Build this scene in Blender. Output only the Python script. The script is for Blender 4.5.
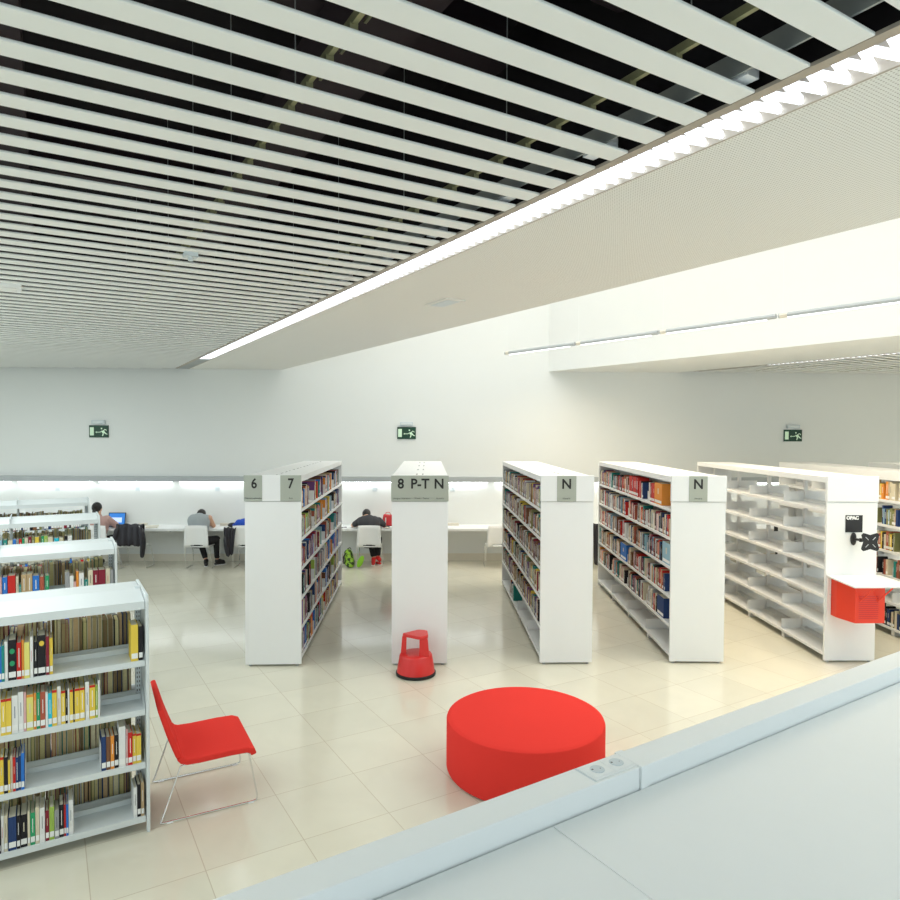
import bpy, bmesh, math, random
from mathutils import Vector, Matrix
from bpy import context as CX
C = bpy.context.scene.collection
S = bpy.context.scene
for o in list(bpy.data.objects): bpy.data.objects.remove(o)
R = math.radians
# ------------------------------------------------------------------ camera
F = 675.0; H = 2.65
yaw = math.atan(22.0/F); pitch = -math.atan(18.0/F); roll = R(0.25)
fw = Vector((math.sin(yaw)*math.cos(pitch), math.cos(yaw)*math.cos(pitch), math.sin(pitch)))
rt = Vector((math.cos(yaw), -math.sin(yaw), 0)); up = rt.cross(fw)
rt2 = rt*math.cos(roll)+up*math.sin(roll); up2 = up*math.cos(roll)-rt*math.sin(roll)
cd = bpy.data.cameras.new('camera'); cam = bpy.data.objects.new('camera', cd); C.objects.link(cam)
cam.matrix_world = Matrix(((rt2.x, up2.x, -fw.x, 0), (rt2.y, up2.y, -fw.y, 0), (rt2.z, up2.z, -fw.z, H), (0, 0, 0, 1)))
cd.sensor_width = 36; cd.lens = F/900*36; cd.clip_start = .05
S.camera = cam
# grid frame of the building (slats, tiles, parapet, low racks): v to the right, u away
GA = math.atan((450-45)/F)-yaw
U = Vector((-math.sin(GA), math.cos(GA), 0)); V = Vector((math.cos(GA), math.sin(GA), 0))
def G(v, u, z=0.0): return U*u+V*v+Vector((0, 0, z))
YW = 13.85                      # back wall
# ------------------------------------------------------------------ world and lights
w = bpy.data.worlds.new('world'); S.world = w; w.use_nodes = True
bg = w.node_tree.nodes['Background']; bg.inputs[0].default_value = (.82, .95, 1, 1); bg.inputs[1].default_value = 1.0
def area(name, loc, size, power, col=(1, 1, 1), rot=(0, 0, 0), spread=180):
    d = bpy.data.lights.new(name, 'AREA'); d.shape = 'RECTANGLE'; d.size, d.size_y = size; d.energy = power; d.color = col; d.spread = R(spread)
    o = bpy.data.objects.new(name, d); C.objects.link(o); o.location = loc; o.rotation_euler = rot; return o
area('skylight_glow', G(6.75, 6.2, 6.35), (4.4, 13.5), 150, (1, .99, .96), (0, 0, GA), 150)
area('ceiling_fill', G(-3.4, 8.0, 3.84), (7.5, 11.5), 350, (.93, 1, .99), (0, 0, GA))  # added broad fill below the slats, not an actual fitting
area('tube_light_glow', G(8.15, 5.6, 4.10), (.5, 8.0), 85, (1, .76, .44), (0, 0, GA-.035), 150)
area('ceiling_fill', G(13.2, 2.6, 3.84), (2.4, 5.0), 120, (1, .88, .70), (0, 0, GA), 130)  # added warm fill on the right, standing in for ceiling lamps
S.view_settings.view_transform = 'Standard'; S.view_settings.look = 'None'; S.view_settings.gamma = 1
S.view_settings.exposure = 0.55; S.view_settings.use_curve_mapping = False
# ------------------------------------------------------------------ materials
def mat(name, col, rough=.5, metal=0, emit=None, es=1, spec=.5, noise=0, bump=0, nscale=40, coat=0):
    m = bpy.data.materials.new(name); m.use_nodes = True; nt = m.node_tree; b = nt.nodes['Principled BSDF']
    c = (*col, 1); b.inputs['Base Color'].default_value = c; b.inputs['Roughness'].default_value = rough; b.inputs['Metallic'].default_value = metal
    b.inputs['Specular IOR Level'].default_value = spec; b.inputs['Coat Weight'].default_value = coat
    if emit: b.inputs['Emission Color'].default_value = (*emit, 1); b.inputs['Emission Strength'].default_value = es
    if noise or bump:
        tc = nt.nodes.new('ShaderNodeTexCoord'); n = nt.nodes.new('ShaderNodeTexNoise'); n.inputs['Scale'].default_value = nscale; n.inputs['Detail'].default_value = 4
        nt.links.new(tc.outputs['Object'], n.inputs['Vector'])
        if noise:
            r = nt.nodes.new('ShaderNodeMapRange'); r.inputs['To Min'].default_value = 1-noise; r.inputs['To Max'].default_value = 1+noise
            nt.links.new(n.outputs['Fac'], r.inputs['Value'])
            mx = nt.nodes.new('ShaderNodeVectorMath'); mx.operation = 'SCALE'; mx.inputs[0].default_value = col
            nt.links.new(r.outputs[0], mx.inputs['Scale']); nt.links.new(mx.outputs[0], b.inputs['Base Color'])
        if bump:
            bp = nt.nodes.new('ShaderNodeBump'); bp.inputs['Strength'].default_value = bump; bp.inputs['Distance'].default_value = .002
            nt.links.new(n.outputs['Fac'], bp.inputs['Height']); nt.links.new(bp.outputs[0], b.inputs['Normal'])
    return m
M = dict(
 wall=mat('wall_paint', (.80, .82, .80), .75, noise=.01, nscale=3), base=mat('skirting_tile', (.74, .70, .60), .35),
 white=mat('white_lacquer', (.84, .855, .85), .38, noise=.008, nscale=8), rack=mat('rack_steel', (.70, .75, .76), .35, noise=.008, nscale=8),
 slat=mat('slat_paint', (.86, .88, .86), .55), dark=mat('plenum_black', (.012, .009, .012), .9), duct=mat('dark_duct', (.035, .022, .028), .7),
 olive=mat('carrier_olive', (.30, .29, .16), .5), trim=mat('trim_metal', (.42, .37, .31), .45, .3), gtrim=mat('grey_trim', (.36, .38, .38), .4),
 glow=mat('lamp_tube', (1, 1, 1), .5, emit=(.93, .97, 1), es=1.0), blade=mat('louvre_white', (.86, .9, .95), .3), chrome=mat('chrome', (.75, .76, .76), .14, 1),
 steel=mat('grey_ledge', (.44, .47, .48), .45), red=mat('red_wool', (.79, .046, .036), .9, spec=.12, noise=.05, bump=.5, nscale=350), rplast=mat('red_plastic', (.68, .03, .028), .32),
 rlac=mat('red_lacquer', (.82, .05, .02), .4), black=mat('black_plastic', (.012, .011, .012), .45), rubber=mat('black_rubber', (.01, .01, .01), .7),
 parapet=mat('desk_laminate', (.84, .87, .865), .38, noise=.01, nscale=12), sign=mat('sign_grey_green', (.40, .43, .37), .5), ink=mat('sign_ink', (.012, .012, .012), .6),
 ink2=mat('caption_ink', (.08, .09, .08), .6), wink=mat('white_ink', (.9, .9, .88), .5), exitg=mat('exit_green', (.0, .045, .02), .4), exitw=mat('exit_pale', (.62, .80, .60), .5, emit=(.6, .8, .6), es=.13),
 skin=mat('skin', (.62, .36, .24), .55), hair=mat('black_hair', (.012, .009, .008), .5, bump=.6, nscale=90), sock=mat('socket_grey', (.60, .67, .70), .35), hole=mat('socket_hole', (.10, .08, .07), .6),
 page=mat('page_edge', (.76, .72, .58), .9, noise=.12, nscale=120), page2=mat('old_page_edge', (.36, .33, .19), .9, noise=.2, nscale=90), lab=mat('label_paper', (.86, .87, .86), .6), jacket=mat('black_leather', (.015, .013, .02), .42, bump=.6, nscale=30),
 gshirt=mat('grey_vest', (.36, .40, .42), .9, bump=.4, nscale=60), dshirt=mat('charcoal_tshirt', (.055, .055, .062), .9), bshirt=mat('blue_top', (.02, .09, .55), .8), pshirt=mat('dusty_pink_top', (.52, .33, .30), .85),
 pants=mat('black_trousers', (.012, .012, .014), .85), tape=mat('white_stripe', (.8, .8, .8), .8), rshoe=mat('red_shoe', (.65, .02, .02), .5), screen=mat('laptop_screen', (.02, .1, .4), .3, emit=(.02, .20, .55), es=.6),
 scr2=mat('screen_window', (.3, .4, .6), .3, emit=(.45, .55, .75), es=.8), silver=mat('silver', (.55, .56, .57), .35, .6), beige=mat('beige_plastic', (.72, .68, .58), .5), rbag=mat('red_bag', (.72, .05, .06), .6, bump=.4, nscale=30),
 lime=mat('lime_green', (.28, .62, .03), .5), cork=mat('grey_under', (.3, .31, .31), .8), wood=mat('seat_plywood', (.6, .42, .25), .5), skyl=mat('skylight_glass', (1, 1, 1), .4, emit=(1, .99, .96), es=.25),
 led=mat('led_tube', (1, 1, 1), .5, emit=(.93, .99, 1), es=11), louv=mat('louvre_self_glow', (.86, .9, .95), .3, emit=(.9, .96, 1), es=1.0), tback=mat('trough_back', (.22, .27, .31), .4),  # louvre blades emit on their own, in place of tube light through them
 **{'bp%d' % i: mat('old_page_edge', c, .9, noise=.15, nscale=90) for i, c in enumerate(((.88, .78, .42), (.72, .64, .30), (.50, .40, .20), (.86, .79, .52), (.30, .21, .10), (.70, .50, .27)))})
def perforated():
    m = mat('perforated_board', (.66, .65, .59), .75); nt = m.node_tree; b = nt.nodes['Principled BSDF']
    tc = nt.nodes.new('ShaderNodeTexCoord'); sp = nt.nodes.new('ShaderNodeSeparateXYZ'); nt.links.new(tc.outputs['Object'], sp.inputs[0])
    def mth(op, a, bb=None):
        n = nt.nodes.new('ShaderNodeMath'); n.operation = op
        for i, q in enumerate((a, bb)):
            if q is None: continue
            if isinstance(q, (int, float)): n.inputs[i].default_value = q
            else: nt.links.new(q, n.inputs[i])
        return n.outputs[0]
    P = .0165; sq = []
    for ax in (0, 1):
        f = mth('SUBTRACT', mth('FRACT', mth('DIVIDE', sp.outputs[ax], P)), .5); sq.append(mth('MULTIPLY', f, f))
    d = mth('LESS_THAN', mth('ADD', sq[0], sq[1]), .055)
    mx = nt.nodes.new('ShaderNodeMix'); mx.data_type = 'RGBA'; nt.links.new(d, mx.inputs[0])
    mx.inputs[6].default_value = (.86, .86, .82, 1); mx.inputs[7].default_value = (.50, .48, .44, 1)
    nt.links.new(mx.outputs[2], b.inputs['Base Color']); return m
M['perf'] = perforated()
def tiles():
    m = mat('marble_tile', (.72, .69, .58), .13, spec=.6); nt = m.node_tree; b = nt.nodes['Principled BSDF']
    tc = nt.nodes.new('ShaderNodeTexCoord'); sp = nt.nodes.new('ShaderNodeSeparateXYZ'); nt.links.new(tc.outputs['Object'], sp.inputs[0])
    def mth(op, a, bb=None):
        n = nt.nodes.new('ShaderNodeMath'); n.operation = op
        for i, q in enumerate((a, bb)):
            if q is None: continue
            if isinstance(q, (int, float)): n.inputs[i].default_value = q
            else: nt.links.new(q, n.inputs[i])
        return n.outputs[0]
    cells = []; edges = []
    for ax, off, P in ((0, .805, .61), (1, 4.18, .628)):
        t = mth('DIVIDE', mth('SUBTRACT', sp.outputs[ax], off-P*60), P); cells.append(mth('FLOOR', t))
        fr = mth('FRACT', t); edges.append(mth('MINIMUM', fr, mth('SUBTRACT', 1.0, fr)))
    g = mth('LESS_THAN', mth('MINIMUM', edges[0], edges[1]), .0042)
    cv = nt.nodes.new('ShaderNodeCombineXYZ'); nt.links.new(cells[0], cv.inputs[0]); nt.links.new(cells[1], cv.inputs[1])
    wn = nt.nodes.new('ShaderNodeTexWhiteNoise'); nt.links.new(cv.outputs[0], wn.inputs[0])
    ns = nt.nodes.new('ShaderNodeTexNoise'); ns.inputs['Scale'].default_value = 1.6; ns.inputs['Detail'].default_value = 8; ns.inputs['Distortion'].default_value = 1.2
    ad = nt.nodes.new('ShaderNodeVectorMath'); nt.links.new(tc.outputs['Object'], ad.inputs[0]); nt.links.new(wn.outputs['Color'], ad.inputs[1]); nt.links.new(ad.outputs[0], ns.inputs['Vector'])
    v = mth('ADD', mth('MULTIPLY', mth('SUBTRACT', ns.outputs['Fac'], .5), .16), mth('MULTIPLY', mth('SUBTRACT', wn.outputs['Value'], .5), .05))
    sc = nt.nodes.new('ShaderNodeVectorMath'); sc.operation = 'SCALE'; sc.inputs[0].default_value = (.73, .705, .585); nt.links.new(mth('ADD', v, 1), sc.inputs['Scale'])
    mx = nt.nodes.new('ShaderNodeMix'); mx.data_type = 'RGBA'; nt.links.new(g, mx.inputs[0]); nt.links.new(sc.outputs[0], mx.inputs[6]); mx.inputs[7].default_value = (.55, .49, .37, 1)
    nt.links.new(mx.outputs[2], b.inputs['Base Color']); return m
M['tile'] = tiles()
# ------------------------------------------------------------------ mesh helpers
class MB:
    def __init__(s): s.v = []; s.f = []; s.m = []; s.mats = []; s.T = None
    def mi(s, m):
        m = M[m] if isinstance(m, str) else m
        if m not in s.mats: s.mats.append(m)
        return s.mats.index(m)
    def add(s, vs, fs, m):
        k = len(s.v); i = s.mi(m)
        s.v += [tuple(s.T @ Vector(p)) if s.T else tuple(p) for p in vs]
        s.f += [tuple(a+k for a in f) for f in fs]; s.m += [i]*len(fs); return s
    def box(s, a, b, m):
        x0, y0, z0 = a; x1, y1, z1 = b
        return s.add([(x0,y0,z0),(x1,y0,z0),(x1,y1,z0),(x0,y1,z0),(x0,y0,z1),(x1,y0,z1),(x1,y1,z1),(x0,y1,z1)],
                     [(0,3,2,1),(4,5,6,7),(0,1,5,4),(1,2,6,5),(2,3,7,6),(3,0,4,7)], m)
    def prism(s, pts, z0, z1, m, axis='z'):
        n = len(pts); ar = sum(pts[i][0]*pts[(i+1) % n][1]-pts[(i+1) % n][0]*pts[i][1] for i in range(n))
        if ar < 0: pts = pts[::-1]
        def P(a, b, c): return (a, b, c) if axis == 'z' else ((a, c, b) if axis == 'y' else (c, a, b))
        vs = [P(p[0], p[1], z0) for p in pts]+[P(p[0], p[1], z1) for p in pts]
        fs = [tuple(range(n))[::-1], tuple(range(n, 2*n))]+[(i, (i+1) % n, n+(i+1) % n, n+i) for i in range(n)]
        if axis == 'y': fs = [f[::-1] for f in fs]
        return s.add(vs, fs, m)
    def tube(s, pts, r, m, n=8, close=False):
        pts = [Vector(p) for p in pts]; vs = []; fs = []; N = len(pts); ref = None
        rs = r if isinstance(r, (list, tuple)) else [r]*N
        for i, p in enumerate(pts):
            if close: t = pts[(i+1) % N]-pts[i-1]
            else: t = pts[min(i+1, N-1)]-pts[max(i-1, 0)]
            t.normalize()
            if ref is None:
                ref = Vector((0, 0, 1)) if abs(t.z) < .9 else Vector((1, 0, 0))
            a = (ref-t*ref.dot(t)).normalized(); ref = a; b = t.cross(a)
            for k in range(n):
                q = 2*math.pi*k/n; vs.append(p+(a*math.cos(q)+b*math.sin(q))*rs[i])
        for i in range(N if close else N-1):
            j = (i+1) % N
            for k in range(n): fs.append((i*n+k, i*n+(k+1) % n, j*n+(k+1) % n, j*n+k))
        if not close: fs += [tuple(range(n))[::-1], tuple(range((N-1)*n, N*n))]
        return s.add(vs, fs, m)
    def lathe(s, prof, m, n=32, c=(0, 0)):
        vs = []; fs = []
        for (r, z) in prof:
            for k in range(n): q = 2*math.pi*k/n; vs.append((c[0]+r*math.cos(q), c[1]+r*math.sin(q), z))
        for i in range(len(prof)-1):
            for k in range(n): fs.append((i*n+k, i*n+(k+1) % n, (i+1)*n+(k+1) % n, (i+1)*n+k))
        fs += [tuple(range(n))[::-1], tuple(range((len(prof)-1)*n, len(prof)*n))]
        return s.add(vs, fs, m)
    def ell(s, c, r, m, n=14, rot=None):
        vs = []; fs = []; h = n//2; c = Vector(c)
        for i in range(1, h):
            t = math.pi*i/h
            for k in range(n):
                q = 2*math.pi*k/n; p = Vector((r[0]*math.sin(t)*math.cos(q), r[1]*math.sin(t)*math.sin(q), -r[2]*math.cos(t)))
                if rot: p = rot @ p
                vs.append(c+p)
        a = Vector((0, 0, -r[2])); b = Vector((0, 0, r[2]))
        if rot: a = rot @ a; b = rot @ b
        vs += [c+a, c+b]; L = len(vs)
        for i in range(h-2):
            for k in range(n): fs.append((i*n+k, i*n+(k+1) % n, (i+1)*n+(k+1) % n, (i+1)*n+k))
        for k in range(n): fs.append((L-2, (k+1) % n, k)); fs.append((L-1, (h-2)*n+k, (h-2)*n+(k+1) % n))
        return s.add(vs, fs, m)
    def cap(s, p0, r0, p1, r1, m, n=12):
        p0 = Vector(p0); p1 = Vector(p1); d = (p1-p0); L = d.length; d.normalize(); P = []; Rr = []
        for k in range(4): t = math.pi/2*k/4; P.append(p0-d*r0*math.cos(t)); Rr.append(max(r0*math.sin(t), r0*.05))
        P.append(p0); Rr.append(r0); P.append(p1); Rr.append(r1)
        for k in range(3, -1, -1): t = math.pi/2*k/4; P.append(p1+d*r1*math.cos(t)); Rr.append(max(r1*math.sin(t), r1*.05))
        return s.tube(P, Rr, m, n)
    def build(s, name, parent=None, loc=None, rz=0, smooth=False, bevel=0, seg=2, sub=0):
        me = bpy.data.meshes.new(name); me.from_pydata([tuple(p) for p in s.v], [], s.f)
        for m in s.mats: me.materials.append(m)
        for p, i in zip(me.polygons, s.m): p.material_index = i
        if smooth: me.polygons.foreach_set('use_smooth', [True]*len(me.polygons))
        me.update(); o = bpy.data.objects.new(name, me); C.objects.link(o)
        if parent: o.parent = parent
        if loc is not None: o.location = loc
        o.rotation_euler.z = rz
        if bevel:
            b = o.modifiers.new('bevel', 'BEVEL'); b.width = bevel; b.segments = seg; b.limit_method = 'ANGLE'; b.angle_limit = R(40)
        if sub: b = o.modifiers.new('sub', 'SUBSURF'); b.levels = b.render_levels = sub
        if smooth and not sub:
            try: me.set_sharp_from_angle(angle=R(38))
            except Exception: pass
        return o
def tag(o, label=None, cat=None, group=None, kind=None):
    if label: o['label'] = label
    if cat: o['category'] = cat
    if group: o['group'] = group
    if kind: o['kind'] = kind
    return o
def empty(name, loc, rz=0):
    o = bpy.data.objects.new(name, None); C.objects.link(o); o.location = loc; o.rotation_euler.z = rz; o.empty_display_size = .1; return o
def inst(src, parent, loc, rz=0):
    o = src.copy(); C.objects.link(o); o.parent = parent; o.location = loc; o.rotation_euler.z = rz; return o
def tree(o, parent=None):
    c = o.copy(); C.objects.link(c); c.parent = parent
    for ch in list(o.children): tree(ch, c)
    return c
def struct(o): o['kind'] = 'structure'; return o
def remesh(o, voxel, smooth=4):
    r = o.modifiers.new('r', 'REMESH'); r.mode = 'VOXEL'; r.voxel_size = voxel; r.use_smooth_shade = True
    s = o.modifiers.new('s', 'SMOOTH'); s.iterations = smooth; s.factor = .5
    mats = list(o.data.materials); dg = bpy.context.evaluated_depsgraph_get(); dg.update()
    me = bpy.data.meshes.new_from_object(o.evaluated_get(dg)); o.modifiers.clear()
    me.name = o.name; o.data = me
    if not me.materials: [me.materials.append(m) for m in mats]
    me.polygons.foreach_set('use_smooth', [True]*len(me.polygons)); return o
def text(body, size, loc, m, parent, bold=0, sx=1, name='lettering', ext=.0012):
    cu = bpy.data.curves.new(name, 'FONT'); cu.body = body; cu.size = size; cu.align_x = 'CENTER'; cu.align_y = 'CENTER'; cu.extrude = ext; cu.offset = bold; cu.resolution_u = 3
    t = bpy.data.objects.new(name, cu); C.objects.link(t); dg = bpy.context.evaluated_depsgraph_get(); dg.update()
    me = bpy.data.meshes.new_from_object(t.evaluated_get(dg)); bpy.data.objects.remove(t)
    o = bpy.data.objects.new(name, me); C.objects.link(o); me.materials.clear(); me.materials.append(M[m]); o.parent = parent
    o.location = loc; o.rotation_euler = (math.pi/2, 0, 0); o.scale = (sx, 1, 1); return o
# ------------------------------------------------------------------ room shell
fl = MB(); fl.box((-16, -6, -.1), (20, 20, 0), 'tile'); fo = struct(fl.build('floor', rz=GA))
wb = MB(); wb.box((-15, YW, 0), (16, YW+.2, 6.6), 'wall'); struct(wb.build('wall_back'))
wr = MB(); wr.box((14, -1, 0), (14.2, YW, 6.6), 'wall'); struct(wr.build('wall_right'))
bb = MB(); bb.box((-15, YW-.015, 0), (14, YW, .15), 'base'); struct(bb.build('baseboard_back'))
def gpoly(name, pts, z0, z1, m, kind=True):          # polygon in the (v, u) grid frame
    b = MB(); b.prism(pts, z0, z1, m); o = b.build(name, rz=GA); return struct(o) if kind else o
def ucap(v, off=.0): return (YW-off-V.y*v)/U.y        # u where the back wall cuts the line at v
Z = 3.90
# perforated soffit between the lamp trough and the light well, with the well's side above it
gpoly('ceiling', [(2.50, -1.5), (4.29, -1.5), (4.14, ucap(4.14)), (2.50, ucap(2.50))], Z, Z+.06, 'perf')
gpoly('wall_left', [(4.21, -1.5), (4.29, -1.5), (4.14, ucap(4.14)), (4.06, ucap(4.06))], Z+.06, 6.5, 'wall').name = 'wall_well_left'
def bv(u): return 9.33+(4.45-u)*.0637
u0, u1 = -1.5, 11.2
gpoly('trim_1', [(bv(u0), u0), (11.24, u0), (11.24, ucap(11.24)), (bv(u1), ucap(bv(u1)))], Z, 6.5, 'wall')
sk = MB(); sk.box((4.17, -1.5, 6.5), (9.8, 15.5, 6.56), 'skyl'); struct(sk.build('window_1', rz=GA))
# dark plenum above the slats; black sides added to shut out world light
gpoly('ceiling', [(-14, -1.5), (2.2, -1.5), (2.2, ucap(2.2)), (-14, ucap(-14))], 5.2, 5.3, 'dark')
gpoly('plenum_light_block', [(-14.1, -1.5), (-14, -1.5), (-14, ucap(-14)), (-14.1, ucap(-14))], Z, 5.3, 'dark')
gpoly('plenum_light_block', [(2.56, -1.5), (2.6, -1.5), (2.6, ucap(2.6)), (2.56, ucap(2.56))], Z+.06, 5.3, 'dark')
gpoly('plenum_light_block', [(-14, -1.6), (2.56, -1.6), (2.56, -1.5), (-14, -1.5)], Z, 5.3, 'dark')
b = MB(); b.box((-15, YW-.03, Z+.05), (-3, YW, 5.3), 'dark'); struct(b.build('plenum_light_block'))
gpoly('ceiling', [(2.2, -1.5), (2.6, -1.5), (2.6, ucap(2.6)), (2.2, ucap(2.2))], 5.2, 5.3, 'dark')
gpoly('ceiling', [(11.3, -1.5), (17, -1.5), (17, ucap(17)), (11.3, ucap(11.3))], 5.2, 5.3, 'dark')
# slats
def slat_ceiling(v0, v1, k0, k1, carriers):
    root = empty('ceiling', (0, 0, 0), GA); struct(root)
    for k in range(k0, k1):
        u = 2.416+.2097*k; va = v0; vb = min(v1, (YW-.02-U.y*(u+.122))/V.y)
        if vb-va < .4: continue
        x = MB(); x.box((va, u+.004, Z), (vb, u+.112, Z+.013), 'slat'); x.build('slat', root, bevel=.004)
    for cv in carriers:
        ue = min(2.416+.2097*k1, ucap(cv)-.1); x = MB(); x.box((cv-.009, -1.3, Z+.035), (cv+.009, ue, Z+.065), 'olive')
        k = k0
        while 2.416+.2097*k < ue-.2:
            u = 2.416+.2097*k
            if u > -1.2:
                x.box((cv-.014, u+.02, Z+.016), (cv+.014, u+.10, Z+.04), 'olive')
                x.box((cv+.05, u-.02, Z+.075), (cv+.06, u+.06, Z+.085), 'olive')
            k += 1
        x.build('carrier', root)
        x = MB(); u = .5
        while u < ue-.3: x.tube([(cv, u, Z+.07), (cv, u, 5.2)], .0025, 'gtrim', 5); u += 1.05
        x.build('hanger_wires', root)
    return root
slat_ceiling(-13, 2.25, -12, 67, (1.86, .85, -.66, -2.17, -3.68, -5.2, -6.7))
slat_ceiling(11.42, 17, -6, 40, (12.6, 14.1))
x = MB()
for u in (3.2, 6.4, 9.6): x.box((-13, u, 4.75), (2.3, u+.28, 5.2), 'duct')
for v in (-.4, -3.6, 1.2): x.box((v, -1.2, 4.5), (v+.32, 12, 4.75), 'duct')
x.tube([(-12, 5.1, 4.6), (2.2, 5.1, 4.6)], .06, 'duct'); x.tube([(-12, 2.2, 4.55), (2.2, 2.2, 4.55)], .05, 'duct')
tag(x.build('ventilation_duct', rz=GA), 'dark crossing ducts and pipes above the white ceiling slats', 'duct')
# lamp trough along the slat ends
def trough(v0, v1, ua, ub, ue, label, boxes=True):
    r = empty('linear_light', (0, 0, 0), GA); tag(r, label, 'ceiling light')
    h = MB(); h.box((v0-.05, ua, Z-.002), (v0, ue, Z+.012), 'trim'); h.box((v0-.012, ua, Z+.012), (v0, ue, Z+.14), 'dark'); h.box((v1, ua, Z-.002), (v1+.012, ue, Z+.14), 'trim')
    h.box((v0, ua, Z+.13), (v1, ue, Z+.14), 'tback'); h.box((v0, ub, Z+.002), (v1, ue, Z+.012), 'gtrim'); h.build('housing', r)
    t = MB(); u = ua
    while u < ub:
        e = min(u+1.45, ub)
        for vv in (v0+.06, v1-.06): t.tube([(vv, u+.03, Z+.09), (vv, e-.02, Z+.09)], .014, 'glow', 8)
        u += 1.5
    t.build('tubes', r)
    l = MB(); P = .088; n = int((ub-ua)/P)
    for i in range(n):
        a = ua+i*P; w0 = .009
        for (ux, uy) in ((a, a+P*.5), (a+P, a+P*.5)):
            l.add([(v0+.01, ux-w0, Z+.004), (v0+.01, ux+w0, Z+.004), (v1-.01, uy+w0, Z+.004), (v1-.01, uy-w0, Z+.004),
                   (v0+.01, ux-w0, Z+.03), (v0+.01, ux+w0, Z+.03), (v1-.01, uy+w0, Z+.03), (v1-.01, uy-w0, Z+.03)],
                  [(0,3,2,1),(4,5,6,7),(0,1,5,4),(1,2,6,5),(2,3,7,6),(3,0,4,7)], 'louv')
    l.build('louvre', r)
    if boxes:
        g = MB(); g.box((v0-.16, ua, Z+.035), (v0-.15, ue-.8, Z+.12), 'gtrim'); g.build('side_rail', r)
        for i, u in enumerate((1.55, 2.25, 3.02, 3.75, 4.45, 5.3, 6.4, 7.6, 8.9)):
            g = MB(); g.box((v0-.14, u, Z+.03), (v0-.075, u+.16, Z+.075), 'blade'); g.build('junction_box', r)
    return r
trough(2.30, 2.49, -1.4, 12.4, 14.45, 'long recessed strip light with zigzag white louvre beside the perforated ceiling')
trough(11.30, 11.42, -1.4, 7.7, 9.2, 'distant thin strip light edging the slats behind the hanging beam', False)
# small things in the ceiling
x = MB(); x.box((-1.6, 6.90, Z-.03), (-.16, 7.16, Z+.02), 'white'); x.box((-.45, 6.93, Z-.036), (-.2, 7.13, Z-.03), 'lab')
tag(x.build('ceiling_lamp', rz=GA, bevel=.004), 'white rectangular lamp set between the ceiling slats at far left', 'ceiling light')
x = MB(); x.box((-.045, -.02, -.03), (.045, .07, .0), 'sock'); x.tube([(0, .02, -.055), (0, .02, -.03)], .018, 'sock')
tag(x.build('smoke_detector', loc=G(.89, 5.02, Z), rz=GA), 'small grey detector fixed under the white ceiling slats', 'detector')
x = MB(); x.box((-.11, -.2, -.012), (.11, .2, 0), 'perf'); x.box((-.07, -.16, -.016), (.07, .16, -.012), 'sock')
tag(x.build('ceiling_speaker', loc=G(3.32, 5.64, Z), rz=GA), 'flush square plate in the perforated ceiling panel', 'ceiling plate')
# suspended tube light in the light well
r = empty('suspended_light', (0, 0, 0)); tag(r, 'long thin white tube light hanging in the bright light well', 'hanging light')
def tp(u): return (7.77+(10.85-u)*.1, u)
for a, b2 in ((10.85, 9.03), (9.0, 7.32), (7.28, 5.48), (5.44, 3.4), (3.36, 1.2)):
    p = G(*tp(a), 4.2); q = G(*tp(b2), 4.2); d = (q-p).normalized()
    x = MB(); x.tube([p, q], .034, 'steel', 8); x.build('tube_housing', r)
    x = MB(); x.tube([p+d*.12+Vector((0, 0, -.030)), q-d*.12+Vector((0, 0, -.030))], .016, 'glow', 6); x.build('tube', r)
    x = MB(); x.tube([p+d*.02, p+d*.12], .036, 'beige', 8); x.tube([p+d*.05, p+d*.05+Vector((0, 0, 2.3))], .0014, 'white', 5); x.build('hanger', r)
# ------------------------------------------------------------------ back wall fittings
r = empty('wall_ledge', (0, 0, 0)); tag(r, 'long grey ledge box running along the back wall above the desk', 'ledge')
x = MB(); x.box((-15, YW-.15, 1.64), (13.9, YW, 1.735), 'steel'); x.build('ledge_box', r)
x = MB(); x.box((-15, YW-.13, 1.632), (13.9, YW-.02, 1.64), 'white'); x.build('underside', r)
k = 0
order = 'far left corner,laptop,grey vest person,end of the 6 and 7 bookcase,charcoal t-shirt person,empty white chair,left N bookcase,right N bookcase,empty bookcases,far right end'.split(',')
for i in range(-2, 12):
    cx = -5.88+1.595*i
    l = empty('under_ledge_light', (cx, YW-.08, 1.632)); x = MB(); x.box((-.74, -.02, -.012), (.74, .02, 0), 'white'); x.build('lamp_body', l)
    x = MB(); x.box((-.72, -.014, -.017), (.72, .014, -.012), 'led'); x.build('lamp_tube', l)
    nm = {-2: 'beyond the left edge', -1: 'above the far low racks', 0: 'above the laptop', 1: 'above the person in grey vest', 2: 'hidden behind the 6 and 7 bookcase', 3: 'above the person in charcoal t-shirt', 4: 'above the empty white chair', 5: 'behind the left N bookcase', 6: 'behind the right N bookcase', 7: 'behind the empty bookcase', 8: 'at the right behind the empty bookcases', 9: 'behind the second empty bookcase', 10: 'near the right corner', 11: 'in the right corner'}[i]
    tag(l, 'slim tube lamp under the wall ledge '+nm, 'wall light', 'tube lamps under the wall ledge')
    if -1 <= i <= 6:
        x = MB(); x.box((-.05, -.012, -.05), (.05, 0, .05), 'rack'); x.box((-.032, -.016, -.032), (.032, -.012, .032), 'sock')
        o = x.build('wall_socket', loc=(cx+.01, YW, 1.475), bevel=.003); tag(o, 'small square wall socket '+nm, 'socket', 'wall sockets under the ledge')
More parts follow.
